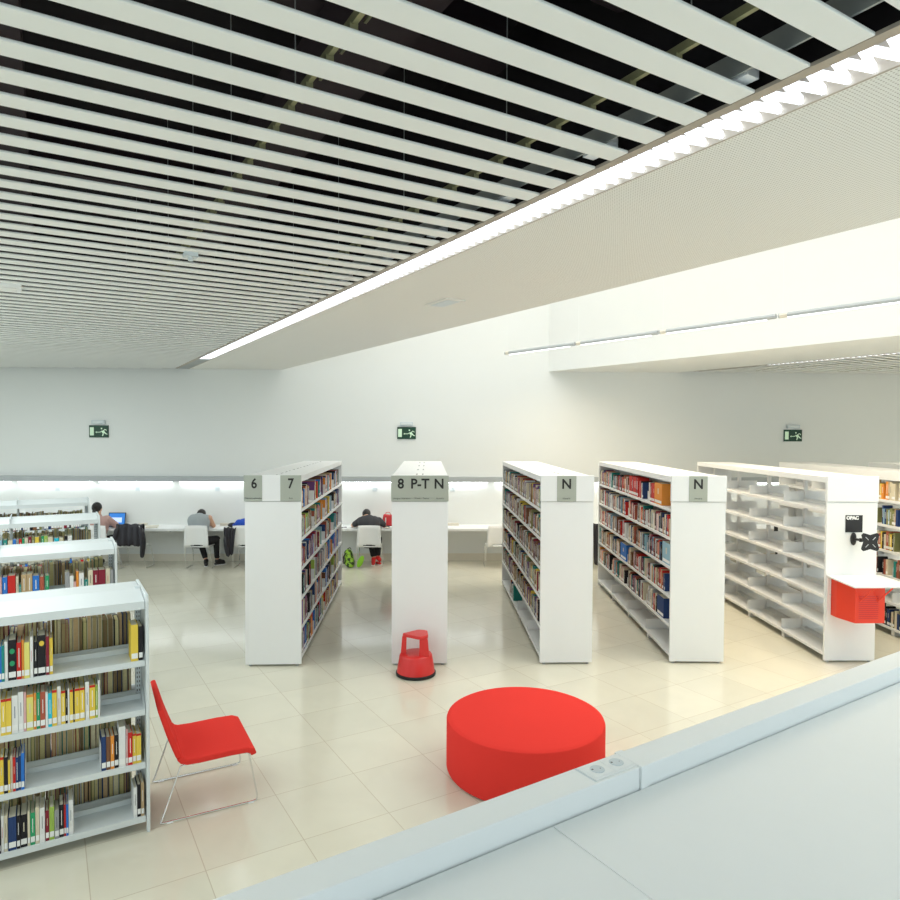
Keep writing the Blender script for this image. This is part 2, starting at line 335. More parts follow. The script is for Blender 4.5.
# exit signs
for (xx, nm, zz) in ((-6.633, 'left exit sign, green running man, above the laptop', 2.51), (-.44, 'middle exit sign, green running man, above the charcoal t-shirt person', 2.503), (7.6, 'right exit sign, green running man, above the empty bookcases', 2.485)):
    s_ = empty('exit_sign', (xx, YW, zz)); tag(s_, nm, 'exit sign', 'exit signs on the back wall')
    x = MB(); x.box((-.19, -.025, 0), (.19, 0, .245), 'exitg'); x.build('panel', s_)
    x = MB(); y0, y1 = -.028, -.025
    x.box((-.172, y0, .04), (-.095, y1, .205), 'exitw')
    x.prism([(-.062, .106), (-.04, .124), (-.04, .112), (.035, .112), (.035, .100), (-.04, .100), (-.04, .088)], y0, y1, 'exitw', 'y')
    x.prism([(.062, .128), (.10, .150), (.122, .115), (.150, .082), (.178, .072), (.172, .058), (.138, .066), (.105, .092), (.098, .06), (.085, .028), (.070, .034), (.082, .085), (.055, .112)], y0, y1, 'exitw', 'y')
    x.prism([(.10, .150), (.125, .170), (.155, .158), (.160, .135), (.150, .133), (.145, .148), (.126, .155), (.112, .140)], y0, y1, 'exitw', 'y')
    x.prism([(.062, .128), (.045, .108), (.022, .106), (.022, .116), (.040, .118), (.055, .136)], y0, y1, 'exitw', 'y')
    x.prism([(.058+.016*math.cos(a*.7854), .180+.016*math.sin(a*.7854)) for a in range(8)], y0, y1, 'exitw', 'y')
    x.build('pictogram', s_)
    x = MB(); x.box((-.13, -.05, .272), (.13, 0, .345), 'sock'); x.box((-.11, -.056, .285), (.11, -.05, .335), 'rack')
    o = x.build('emergency_lamp', loc=(xx, YW, zz), bevel=.006)
    tag(o, 'pale emergency lamp just above the '+nm.split(' ')[0]+' exit sign', 'lamp', 'emergency lamps above exit signs')
# wall desk
r = empty('wall_desk', (0, 0, 0)); tag(r, 'long white study desk fixed along the back wall', 'desk')
x = MB(); x.box((-14, 13.25, .70), (12, YW-.001, .745), 'white'); x.build('desktop', r, bevel=.003)
for i in range(-8, 8):
    x = MB(); xx = -5.1+1.595*i
    if -14 < xx < 12: x.box((xx-.02, 13.40, .655), (xx+.02, YW, .70), 'white'); x.build('bracket', r)
# ------------------------------------------------------------------ books
PAL = dict(white=(.80, .81, .80), cream=(.70, .64, .48), black=(.015, .014, .018), navy=(.02, .05, .16), blue=(.03, .18, .60), lightblue=(.30, .50, .62), cyan=(.02, .52, .70), teal=(.02, .25, .22),
           green=(.03, .33, .14), lime=(.36, .52, .10), yellow=(.82, .60, .08), pale_yellow=(.78, .72, .20), orange=(.80, .30, .05), brown=(.20, .09, .045), maroon=(.24, .02, .04), red=(.58, .025, .02),
           pink=(.72, .42, .42), grey=(.33, .34, .35), tan=(.50, .36, .20), brick=(.42, .10, .06), olive=(.24, .25, .10), purple=(.16, .06, .20))
PM = {k: mat('cover_'+k, v, .6, spec=.3, noise=.04, nscale=25) for k, v in PAL.items()}
NAMES = dict(lightblue='light blue', pale_yellow='pale yellow', tan='tan', brick='brick red')
def nth(n): return '%d%s' % (n, 'th' if 10 <= n % 100 <= 20 else {1: 'st', 2: 'nd', 3: 'rd'}.get(n % 10, 'th'))
BOOKS = []   # dict(M=world matrix, t,h,d,col,band,label,area,back,detail)
CAMP = Vector((0, 0, H))
def add_book(mat4, t, h, d, col, where, idx, back=False, band=None, detail=0, lab=True, side='left', vis=True, tall=None):
    p = mat4 @ Vector((0, 0, h/2)); n = (mat4.to_3x3() @ Vector((0, -1, 0))).normalized(); vd = (CAMP-p); dist = vd.length; vd.normalize()
    loc = Vector((p.dot(rt2), (p-CAMP).dot(up2), (p-CAMP).dot(fw))); sx = 450+F*loc.x/loc.z; sy = 450-F*loc.y/loc.z
    infr = vis and -8 < sx < 908 and sy < 900
    a = t*h*abs(n.dot(vd))/dist**2 + (.3*t*d*vd.z)/dist**2
    BOOKS.append(dict(M=mat4, t=t, h=h, d=d, col=col, where=where, idx=idx, back=back, band=band, detail=detail, lab=lab, side=side, area=a if infr else 0, infr=infr, rnd=random.random()))
def book_geo(b, cover, pages, label, title, band=None):
    t, h, d = b['t'], b['h'], b['d']; cm = PM[b['col']]; e = min(.004 if b['back'] else .003, t*.16)
    cover.box((0, 0, 0), (t, e, h), cm); cover.box((0, e, 0), (e, d, h), cm); cover.box((t-e, e, 0), (t, d, h), cm)
    pages.box((e, e, .003), (t-e, d-.004, h-.004), 'bp%d' % int(b['rnd']*5.99) if b['back'] else 'page')
    if not b['back']:
        if b['lab']: label.box((t*.06, -.0012, .018), (t*.94, 0, .052+.0), 'lab')
        if b['band']: (band or title).box((0, -.0008, h*.93), (t, 0, h), PM[b['band']])
        if b['col'] == 'black' and t > .038 and b['detail'] and b['where'].startswith('top'):
            for zc in ((.42, .72) if b['rnd'] < 2 and h < .248 else (.80,)):
                title.prism([(t*.5+t*.33*math.cos(k*.524), h*zc+t*.4*math.sin(k*.524)) for k in range(12)], -.0009, 0, PM['green'] if h < .248 else PM['yellow'], 'y')
            return
        rn = b['rnd']
        if rn < .3: return
        if b['col'] not in ('white', 'cream', 'grey') and t > .012:
            c = 'wink' if rn > .5 else PM['cream']; title.box((t*.44, -.0009, h*(.62-.3*rn)), (t*.57, 0, h*(.66+.2*rn)), c)
        elif t > .012: title.box((t*.45, -.0009, h*.40), (t*.54, 0, h*(.6+.2*rn)), PM[('grey', 'red', 'navy', 'black')[int(rn*4)]])
def emit_books():
    srt = sorted([b for b in BOOKS if b['infr']], key=lambda b: -b['area'])
    big = set(id(b) for b in srt[:300]); stuff = MB()
    for b in BOOKS:
        if id(b) in big:
            root = MB(); l = MB(); t = MB(); pg = MB(); bd = MB()
            if b['detail']: book_geo(b, root, pg, l, t, bd)
            else: book_geo(b, root, root, root, root)
            o = root.build('book'); o.matrix_world = b['M']
            if b['detail']:
                pg.build('page_block', o)
                if l.v: l.build('spine_label', o)
                if t.v: t.build('spine_title', o)
                if bd.v: bd.build('top_band', o)
            c = NAMES.get(b['col'], b['col']); 
            if b['back']: lb = 'pages-out %s book, %s from %s, %s' % (c, nth(b['idx']), b['side'], b['where'])
            else: lb = '%s%s book, %s from %s, %s' % (b['band']+'-banded ' if b['band'] else '', c, nth(b['idx']), b['side'], b['where'])
            tag(o, lb, 'book', 'books '+(b['where'].split(' of ', 1)[1] if ' of ' in b['where'] else b['where']))
        else:
            stuff.T = b['M']; book_geo(b, stuff, stuff, stuff, stuff); stuff.T = None
    o = stuff.build('books'); tag(o, 'remaining small distant books filling the shelves of all the bookcases', 'books', kind='stuff')
random.seed(7)
# ------------------------------------------------------------------ low racks on the left (grid frame)
RL = [.102, .461, .815, 1.141]
def rack(u, v, bays, label, holes):
    r = empty('book_rack', G(v, u), GA); tag(r, label, 'bookshelf', 'low white steel racks at the left')
    for i in range(bays+1):
        xx = -i*.91; x = MB()
        if i == 0:
            x.prism([(-.285, 0), (-.285, 1.53), (-.265, 1.575), (.265, 1.575), (.285, 1.53), (.285, 0), (.245, 0), (.245, .06), (-.245, .06), (-.245, 0)], -.02, 0, 'rack', 'x'); x.build('end_panel', r, bevel=.003)
            x = MB()
        x.box((xx-.055, -.022, .02), (xx-.022, .022, 1.585), 'rack')
        if i == 0 and holes:
            z = .14
            while z < 1.5:
                for q in (-.0475, -.0335): x.box((xx+q, -.0228, z), (xx+q+.005, -.022, z+.014), 'hole')
                z += .03
        if i: x.box((xx-.05, -.26, .02), (xx-.028, .26, .06), 'rack'); x.box((xx-.048, -.27, 1.42), (xx-.04, .27, 1.60), 'rack')
        x.build('upright', r, bevel=0)
    c = MB()
    L = bays*.91
    c.add([(-L-.05, -.27, 1.532), (-.024, -.27, 1.532), (-.024, -.015, 1.572), (-L-.05, -.015, 1.572), (-L-.05, .27, 1.560), (-.024, .27, 1.560), (-.024, .005, 1.568), (-L-.05, .005, 1.568)],
          [(0, 1, 2, 3), (3, 2, 6, 7), (7, 6, 5, 4)], 'rack')
    c.box((-L-.05, -.272, 1.482), (-.024, -.26, 1.534), 'rack'); c.box((-L-.05, .26, 1.49), (-.024, .272, 1.562), 'rack'); c.box((-L-.05, -.26, 1.505), (-.024, .26, 1.515), 'rack')
    c.build('canopy', r)
    for z in RL:
        for i in range(bays):
            for sgn in (-1, 1):
                x = MB(); xa = -i*.91-.91-.022; xb = -i*.91-.028 if i else -.024
                a, b_ = (-.255, -.045) if sgn < 0 else (.045, .255)
                x.box((xa, a, z-.012), (xb, b_, z), 'rack'); ed = (-.262, -.252) if sgn < 0 else (.252, .262); x.box((xa, ed[0], z-.038), (xb, ed[1], z+.001), 'rack')
                bk = (-.05, -.042) if sgn < 0 else (.042, .05); x.box((xa, bk[0], z-.012), (xb, bk[1], z+.035), 'rack')
                if z > .2:
                    for xe in (xa, xb-.003): x.prism([(a, z), (b_, z), (b_, z+.12), ((a+b_)/2, z+.10), (a, z+.02)] if sgn < 0 else [(a, z), (b_, z), (b_, z+.02), ((a+b_)/2, z+.10), (a, z+.12)], xe, xe+.003, 'rack', 'x')
                x.build('shelf', r)
    return r
rack(5.065, .572, 3, 'nearest low white book rack beside the red chair', True)
rack(7.35, .575, 3, 'second low white rack, directly behind the nearest one', True)
rack(9.80, .585, 3, 'third low white rack from the front', True)
rack(12.15, .585, 3, 'farthest low white rack nearest the wall desk', False)
def gm(v, u, z, rz=0, tilt=0): return Matrix.Translation(G(v, u, z)) @ Matrix.Rotation(GA+rz, 4, 'Z') @ Matrix.Rotation(tilt, 4, 'Y')
def row(spec, px2v, z, u, where, detail, d0=.16, k=1.0):
    for i, s_ in enumerate(spec):
        x0, x1, col, hh = s_[:4]; band = s_[4] if len(s_) > 4 else None
        va = px2v(x0); t = (px2v(x1)-va)*.97
        add_book(gm(va, u+random.uniform(-.004, .006), z), t, hh*k, d0+random.uniform(-.015, .01), col, where, i+1, band=band, detail=detail)
NR = 'of nearest rack'
row([(0, 2, 'maroon', .225), (2.2, 6, 'blue', .215), (6, 8.6, 'teal', .22), (8.7, 11.5, 'white', .24), (11.8, 19.2, 'black', .245), (19.4, 23.8, 'red', .225), (24, 26, 'orange', .235), (26.2, 31.3, 'pale_yellow', .22), (31.6, 34.4, 'white', .25),
     (35, 38.5, 'black', .215), (38.7, 46.2, 'black', .25), (46.3, 49.3, 'maroon', .24), (49.5, 52.8, 'yellow', .225)], lambda x: .024+.00566*(x-52), 1.141, 4.812, 'top shelf '+NR, 1)
row([(130.5, 138, 'yellow', .24), (138.6, 143, 'black', .225)], lambda x: .024+.00566*(x-52), 1.141, 4.812, 'right end of the top shelf '+NR, 1)
row([(-2, 1, 'white', .24), (1, 6.4, 'white', .235), (6.5, 11, 'yellow', .22, 'red'), (11.1, 16, 'yellow', .22, 'red'), (16.2, 22, 'white', .23), (22.1, 27, 'white', .245), (27.1, 29.4, 'pink', .24), (29.6, 36, 'pale_yellow', .22, 'orange'), (36.2, 38.6, 'orange', .225), (38.8, 42.2, 'green', .225), (42.3, 47.2, 'brick', .225), (47.3, 49.4, 'white', .22), (49.6, 53.3, 'cyan', .21),
     (53.5, 58, 'yellow', .225, 'red'), (58.2, 61.8, 'white', .24), (62, 66, 'yellow', .21, 'red'), (66.1, 68.3, 'black', .21), (68.4, 70, 'white', .22), (70.2, 73.5, 'yellow', .21, 'red'), (73.6, 75, 'black', .22), (75.1, 80, 'yellow', .21, 'red'), (80.1, 85, 'yellow', .21, 'red'), (85.5, 89.4, 'white', .24), (89.6, 95.5, 'yellow', .215, 'red'), (95.7, 98, 'lime', .21), (98.2, 100, 'white', .24)],
    lambda x: .273+.00565*(x-98), .815, 4.812, 'second shelf '+NR, 1)
row([(-3, 1, 'white', .2), (1, 5, 'yellow', .225, 'red'), (5.2, 9, 'black', .22), (9, 11, 'yellow', .2), (11.2, 13.3, 'cream', .215), (13.5, 16, 'red', .21), (16.1, 19, 'navy', .205), (19.1, 21, 'navy', .21), (21.2, 24.4, 'blue', .225)], lambda x: -.13+.00543*(x-24), .461, 4.812, 'left part of third shelf '+NR, 1)
row([(101.5, 106.4, 'navy', .22), (106.6, 111, 'brown', .215), (111.2, 115, 'orange', .215), (115.2, 119.8, 'black', .215), (120, 127.3, 'white', .265), (127.5, 129.8, 'pink', .24), (130, 134.8, 'red', .215), (135, 138.8, 'yellow', .2, 'red'), (139, 144.5, 'yellow', .195, 'red')], lambda x: -.13+.00543*(x-24), .461, 4.812, 'right part of third shelf '+NR, 1)
row([(-4, 0, 'cream', .2), (0, 6, 'black', .205), (6.2, 8.6, 'white', .225), (8.8, 12, 'cream', .22), (12.5, 20, 'navy', .205), (20.1, 23.3, 'black', .205), (23.5, 29.8, 'black', .2), (30, 32.2, 'cream', .215), (32.5, 37, 'green', .2), (37.2, 41, 'cream', .225), (41.2, 46, 'white', .215), (46.5, 50, 'maroon', .19), (50.2, 55, 'lime', .205), (55.2, 59.3, 'grey', .18), (59.5, 64, 'black', .205), (64.1, 66, 'red', .2), (66.1, 68.4, 'blue', .2), (68.6, 73, 'white', .22)],
    lambda x: .129+.00568*(x-73), .102, 4.812, 'bottom shelf '+NR, 1)
row([(134, 137.6, 'white', .2), (137.8, 141.6, 'black', .215), (141.8, 145, 'tan', .225)], lambda x: .485+.0057*(x-135.5), .102, 4.812, 'right end of bottom shelf '+NR, 1)
# bookends: clear white plates that keep the rows upright
for (v_, z_, nm) in ((.288, .815, 'second'), (-.125, .461, 'third, left one'), (.287, .461, 'third, right one'), (.13, .102, 'bottom')):
    x = MB(); x.box((0, 0, 0), (.002, .15, .17), 'lab'); x.box((-.05 if 'right' not in nm else 0, 0, 0), (.002 if 'right' not in nm else .05, .15, .0015), 'lab')
    tag(x.build('bookend', loc=G(v_, 4.83, z_), rz=GA), 'thin white bookend on the nearest rack, shelf: '+nm, 'bookend', 'bookends on the nearest rack')
bc = ['tan', 'olive', 'cream', 'olive', 'brown', 'black', 'maroon', 'grey', 'cream', 'tan', 'white', 'teal', 'brick', 'navy', 'olive', 'cream']
def backrow(v0, v1, z, u, where, hmax=.25, detail=1, side='right'):
    v = v1; i = 0
    while v > v0:
        t = random.choice((.014, .018, .022, .026, .03, .036)); h = random.uniform(.2, hmax); i += 1
        add_book(Matrix.Translation(G(v, u, z)) @ Matrix.Rotation(GA+math.pi, 4, 'Z'), t, h, random.uniform(.13, .165), random.choice(bc), where, i, back=True, detail=detail, side=side, vis=v > v0 and v > -.34)
        v -= t+random.choice((.0008, .0015, .004))
for (a, b_, z, nm) in ((-.40, .50, 1.141, 'top'), (.27, .50, .815, 'second'), (-.34, .50, .461, 'third'), (-.34, .50, .102, 'bottom'), (-.42, .26, .815, 'second row,')):
    backrow(a, b_, z, 5.318, 'back row of nearest rack, %s shelf' % nm if 'row' not in nm else 'hidden back row of nearest rack, second shelf', .255)
# second rack
f2 = lambda x: .545+.00975*(x-113)
row([(-4, -.2, 'white', .21), (0, 1.5, 'orange', .21), (1.6, 6, 'black', .2), (6.2, 11.4, 'cream', .235), (12, 13.4, 'pink', .2), (13.6, 15.2, 'white', .22), (15.3, 18.6, 'white', .23), (19, 22.2, 'pink', .225), (22.6, 26.5, 'blue', .225), (26.8, 32.8, 'red', .235), (33, 35, 'cream', .22), (35.2, 37, 'teal', .14), (37.2, 41.4, 'tan', .235), (41.5, 45.8, 'tan', .235), (46, 51.2, 'blue', .215), (51.6, 55, 'brick', .2), (56, 59, 'green', .205),
     (72, 75.6, 'grey', .22), (75.8, 79, 'white', .18), (79.1, 81, 'pink', .12), (81.1, 83.2, 'orange', .22), (83.5, 87.6, 'white', .2), (88, 91, 'teal', .13), (91.2, 95.2, 'cream', .22), (95.4, 100, 'maroon', .215), (100.2, 106, 'maroon', .215), (106.2, 110, 'cream', .22), (110.2, 113, 'grey', .205)], f2, 1.141, 7.10, 'top shelf of second low rack', 0, k=.93)
backrow(-.85, .48, 1.141, 7.60, 'back row top shelf of second low rack', .25, 0)
f3 = lambda x: .56+.0136*(x-96)
row([(12, 16, 'white', .2), (16.2, 18, 'blue', .2), (18.2, 22, 'lightblue', .22), (22.5, 25.5, 'teal', .22), (26, 29.5, 'cream', .21), (29.7, 32, 'blue', .22), (32.2, 34, 'grey', .22), (34.2, 36.3, 'red', .22), (36.5, 38.3, 'green', .22), (38.5, 41, 'cream', .23), (41.2, 43.6, 'maroon', .24), (43.8, 46, 'olive', .24), (46.3, 49.3, 'yellow', .23), (51, 53.2, 'green', .24), (53.3, 56, 'lime', .24), (56.2, 60, 'cream', .22), (61, 64.6, 'cyan', .2), (65, 68, 'cream', .2), (69, 71.5, 'black', .22), (71.7, 75, 'white', .22)], f3, 1.141, 9.55, 'top shelf of third low rack', 0, k=.93)
backrow(-.45, .50, 1.141, 10.05, 'back row top shelf of third low rack', .25, 0)
def randrow(mk, L0, L1, z, where, pal, hr=(.19, .25), tr=(.015, .04), fill=1.0, lean=.08, side='left', start=1, detail=0, lab=True, dr=(.12, .16)):
    v = L0; i = start-1
    while v < L1:
        t = random.uniform(*tr)
        if v+t > L1: break
        i += 1
        h = random.uniform(*hr)
        add_book(mk(v, z), t, h, random.uniform(*dr), random.choice(pal), where, i, side=side, lab=lab and random.random() < (.35 if side == 'near end' else .5))
        v += t+random.choice((0.0005, .001, .003))
        if random.random() > fill: v += random.uniform(.04, .14)
    return i
pg = ['grey', 'brown', 'cream', 'black', 'olive', 'navy', 'white', 'maroon', 'teal', 'tan']
randrow(lambda v, z: gm(v, 11.9, z), -.85, .50, 1.141, 'top shelf of farthest low rack', pg, hr=(.17, .21))
backrow(-.6, .5, 1.141, 12.40, 'back row top shelf of farthest low rack', .24, 0)
for (zz) in (.815, .461, .102):
    for (uu, nm) in ((7.10, 'second'), (9.55, 'third')):
        v = -.9
        while v < .45:
            t = random.uniform(.018, .04); add_book(gm(v, uu, zz), t, random.uniform(.19, .24), .14, random.choice(pg+['yellow', 'red', 'blue']), 'lower', 1, vis=False); v += t+.001
# ------------------------------------------------------------------ tall double sided bookcases
LV = [.11, .44, .775, 1.11, 1.445, 1.775]
LEN = 3.95; BAY = (LEN-.06)/4
_sh = {}
def case(x0, w, label, rot=0, back=True, slots='C', thick=False, y0=7.60, group='tall white double-sided bookcases'):
    r = empty('bookcase', (x0+w/2, y0, 0), rot); tag(r, label, 'bookcase', group); hw = w/2
    x = MB(); x.box((-hw, 0, .022), (hw, .03, 1.862), 'white'); x.build('end_panel', r, bevel=.003)
    x = MB(); x.box((-hw-.004, -.012, 1.867), (hw+.004, .03, 2.162), 'white'); hd = x.build('header_panel', r, bevel=.003)
    x = MB(); x.box((-hw, LEN-.03, .022), (hw, LEN, 2.15), 'white'); x.build('end_panel', r, bevel=.003)
    x = MB(); x.box((-hw+.0, .03, 2.115 if not thick else 2.09), (hw, LEN-.03, 2.15), 'white'); tz = 2.04 if thick else 2.085; te = 2.09 if thick else 2.115; x.box((-hw, .03, tz), (-hw+.015, LEN-.03, te), 'white'); x.box((hw-.015, .03, tz), (hw, LEN-.03, te), 'white')
    if slots == 'C':
        for i in range(14): x.box((-.012+.0, .2+i*.26, 2.1495), (.004, .2+i*.26+(.12 if i % 3 else .05), 2.1512), 'cork')
    if slots == 'B':
        for sx in (-.045, .025):
            for i in range(4):
                for q in range(3): x.box((sx-.006, .25+i*1.0+q*.09, 2.1495), (sx+.012, .25+i*1.0+q*.09+.05, 2.1512), 'cork')
    x.build('top_panel', r)
    for i in range(5):
        y = .03+i*BAY; x = MB(); yy = min(max(y, .055), LEN-.055)
        x.box((-.02, yy-.025, .02), (.02, yy+.025, 2.1), 'white'); x.build('upright', r)
        if 0 < i: 
            x = MB(); x.box((-hw+.03, yy-.03, 0), (hw-.03, yy+.03, .075), 'white'); x.build('foot', r)
    x = MB()
    for sx in (-1, 1): x.tube([(sx*(hw-.05), .03, 0), (sx*(hw-.05), .03, .03)], .018, 'gtrim')
    x.build('foot', r)
    if back:
        x = MB(); x.box((-.006, .03, .05), (.006, LEN-.03, 2.1), 'white'); x.build('partition', r)
    for sgn in (-1, 1):
        key = (round(w, 3), sgn, back)
        if key not in _sh:
            x = MB(); a, b_ = sorted((sgn*.022, sgn*(hw-.012))); L = BAY-.006
            x.box((a, 0, -.012), (b_, L, 0), 'white'); e = sorted((sgn*(hw-.012), sgn*(hw))); x.box((e[0], 0, -.032), (e[1], L, .001), 'white')
            g = sorted((sgn*.022, sgn*.028)); x.box((g[0], 0, 0), (g[1], L, .035), 'white')
            for yy in (0.0, L-.003): x.box((a, yy, 0), (b_, yy+.003, .125), 'white')
            me = x.build('shelf').data; bpy.data.objects.remove(bpy.data.objects[-1]) if False else None
            _sh[key] = me
            for o in [o for o in C.objects if o.data is me]: bpy.data.objects.remove(o)
        for z in LV:
            for i in range(4):
                o = bpy.data.objects.new('shelf', _sh[key]); C.objects.link(o); o.parent = r; o.location = (0, .033+i*BAY, z)
    return r, hd
def plate(hd, xa, xb, chars, caps, cx_, y=-.0135):
    x = MB(); x.box((xa, y-.003, 1.868), (xb, -.012, 2.158), 'sign'); p = x.build('sign_plate', hd)
    for (ch, px, sz) in chars: text(ch, sz, (px, y-.004, 2.062), 'ink', p, bold=.0035, sx=.86 if ch in '67' else .95)
    for (cp, px) in caps: text(cp, .026, (px, y-.004, 1.902), 'ink2', p, sx=1.0)
    return p
A, hA = case(-2.045, .625, 'tall bookcase signed 6 and 7, left of the aisle', R(.7))
plate(hA, -.3125-.006, -.3125+.195, [('6', -.205, .155)], [('Ciències aplicades', -.215)], 0)
plate(hA, .085, .3125+.004, [('7', .2, .155)], [('Arts', .2)], 0)
B, hB = case(-.405, .632, 'tall bookcase signed 8, P-T and N behind the red step stool', 0, slots='B')
plate(hB, -.323, .323, [('8', -.215, .155), ('P-T', .0, .155), ('N', .215, .155)], [('Llengua i literatura', -.205), ('Poesia - Teatre', .02), ('Novel·la', .225)], 0)
Cc, hC = case(1.283, .60, 'tall bookcase with one N sign, second right of the red stool, dark books', 0)
plate(hC, -.12, .098, [('N', -.012, .155)], [('Novel·la', -.012)], 0)
D, hD = case(2.785, .62, 'tall N bookcase with bright red and orange books on its top shelf', R(-2.4))
plate(hD, -.117, .092, [('N', -.012, .155)], [('Novel·la', -.012)], 0)
E_, hE = case(4.592, .59, 'empty white bookcase with the black OPAC sign on its end', R(-1.1), back=False, slots='')
F_, hF = case(6.07, .60, 'mostly empty white bookcase just right of the OPAC bookcase', R(-.6), back=False, slots='', thick=True)
G_, hG = case(7.69, .60, 'rightmost white bookcase, cut by the photo edge', 0, back=False, slots='', thick=True)
def cm(root, side):
    x, y = root.location.x, root.location.y; ang = root.rotation_euler.z; base = Matrix.Translation((x, y, 0)) @ Matrix.Rotation(ang, 4, 'Z')
    def f(L, z, hw=.3):
        # books stand along local y; spine faces outwards
        if side > 0: return base @ Matrix.Translation((hw-.012, L, z)) @ Matrix.Rotation(math.pi/2, 4, 'Z')
        return base @ Matrix.Translation((-hw+.012, LEN-L, z)) @ Matrix.Rotation(-math.pi/2, 4, 'Z')
    return f
lvn = ['bottom', 'fifth', 'fourth', 'third', 'second', 'top']
pA = ['white', 'cream', 'black', 'black', 'black', 'brown', 'navy', 'red', 'brown', 'orange', 'blue', 'maroon', 'lightblue', 'grey', 'tan', 'teal', 'yellow', 'purple', 'navy', 'brick', 'cream', 'lime']
fA = cm(A, 1)
# right side of the 6/7 bookcase: L runs from the front to the back
for li, z in enumerate(LV):
    n = 1
    for bay in range(4):
        a = .05+bay*BAY; b_ = a+BAY-.03; fill = .93; stop = b_-random.uniform(.03, .3)
        if bay == 3: stop = b_-.28
        n = randrow(lambda L, zz: fA(L, zz, .3125), a, stop, z, '%s shelf of 6 and 7 bookcase' % lvn[li], pA, hr=(.20, .29) if li < 3 else (.19, .26), tr=(.02, .055) if li < 3 else (.016, .04), fill=fill, start=n, side='near end', dr=(.15, .22))+1
pC = ['brown', 'black', 'black', 'black', 'brown', 'navy', 'maroon', 'cream', 'tan', 'cream', 'olive', 'navy', 'grey', 'white', 'teal', 'brown', 'purple', 'yellow', 'brick', 'cream', 'black']
fC = cm(Cc, -1); fD = cm(D, -1)
for li, z in enumerate(LV):
    n = 1
    for bay in range(4):
        if li == 0 and bay != 1: continue
        a = .06+bay*BAY; b_ = a+BAY-.05
        if li == 0: a += .1; b_ -= .45
        if li == 1 and bay == 3: b_ -= .12
        n = randrow(lambda L, zz: fC(L, zz, .30), a, b_-random.choice((.0, .02, .1)), z, '%s shelf of dark-book N bookcase' % lvn[li], pC, hr=(.19, .25), tr=(.016, .038), fill=.97, start=n)+1
pD = ['cream', 'white', 'black', 'black', 'black', 'brown', 'navy', 'tan', 'brown', 'red', 'maroon', 'grey', 'navy', 'pink', 'cream', 'black', 'orange', 'white', 'teal', 'brick', 'lightblue', 'cream']
SPD = {(5, 1): [('cream', .03)]*3+[('tan', .035)]*2, }
for li, z in enumerate(LV):
    if li == 0: continue
    n = 1; wh = '%s shelf of red-book N bookcase' % lvn[li]
    def put(L, t, h, col, d=.15):
        global n
        add_book(fD(L, z, .31), t, h, d, col, wh, n, lab=True); n += 1; return L+t+.001
    for bay in range(4):
        a = .06+bay*BAY; b_ = a+BAY-.05
        if li == 5 and bay == 2:
            L = a
            for q in range(9): L = put(L, .052, .262, ('red', 'maroon')[q in (3, 7)])
            L += .08; a = L; b_ = min(b_, L+.30)
        if li == 5 and bay == 3:
            L = a+.02
            for c_, t_ in (('white', .03), ('cream', .03), ('maroon', .05), ('red', .07), ('red', .06)): L = put(L, t_, .24, c_)
            L = put(L, .30, .262, 'orange', .2); continue
        if li == 3 and bay == 3:
            n = randrow(lambda L, zz: fD(L, zz, .31), a, b_-.32, z, wh, pD, start=n)+1
            put(b_-.31, .30, .25, 'lightblue', .2); continue
        if li == 2 and bay == 1:
            n = randrow(lambda L, zz: fD(L, zz, .31), a, b_-.42, z, wh, pD, start=n)+1
            put(b_-.41, .34, .24, 'blue', .2); continue
        if li == 1 and bay == 3:
            n = randrow(lambda L, zz: fD(L, zz, .31), a, b_-.5, z, wh, pD, start=n)+1
            put(b_-.49, .26, .24, 'navy', .2); continue
        n = randrow(lambda L, zz: fD(L, zz, .31), a, b_-random.choice((0, .03, .08, .12)), z, wh, pD, hr=(.19, .25), tr=(.016, .04), fill=.97, start=n)+1
fF = cm(F_, -1)
for li, (cols, L0) in {5: (['yellow', 'cream', 'tan', 'orange'], 2.35), 4: (['olive', 'tan', 'lightblue', 'black', 'navy'], 2.3), 3: (['olive', 'yellow', 'black', 'brick', 'black', 'cream'], 2.35), 2: (['teal', 'brown', 'black', 'brick', 'cream'], 2.4), 0: (['black', 'cream', 'navy', 'black'], 2.3)}.items():
    randrow(lambda L, zz: fF(L, zz, .30), L0, L0+.9, LV[li], '%s shelf of second mostly empty bookcase' % lvn[li], cols, tr=(.02, .05), fill=.8)
for f_, hw_ in ((cm(A, -1), .3125), (cm(B, -1), .316), (cm(B, 1), .316), (cm(Cc, 1), .30), (cm(D, 1), .31)):
    for z in LV[1:]:
        for bay in range(4):
            L = .06+bay*BAY; e_ = L+BAY-.06-random.choice((0, .1, .3))
            while L < e_-.05:
                t = random.uniform(.022, .045); add_book(f_(L, z, hw_), t, random.uniform(.19, .25), .14, random.choice(pD), 'far', 1, vis=False); L += t+.001
emit_books()
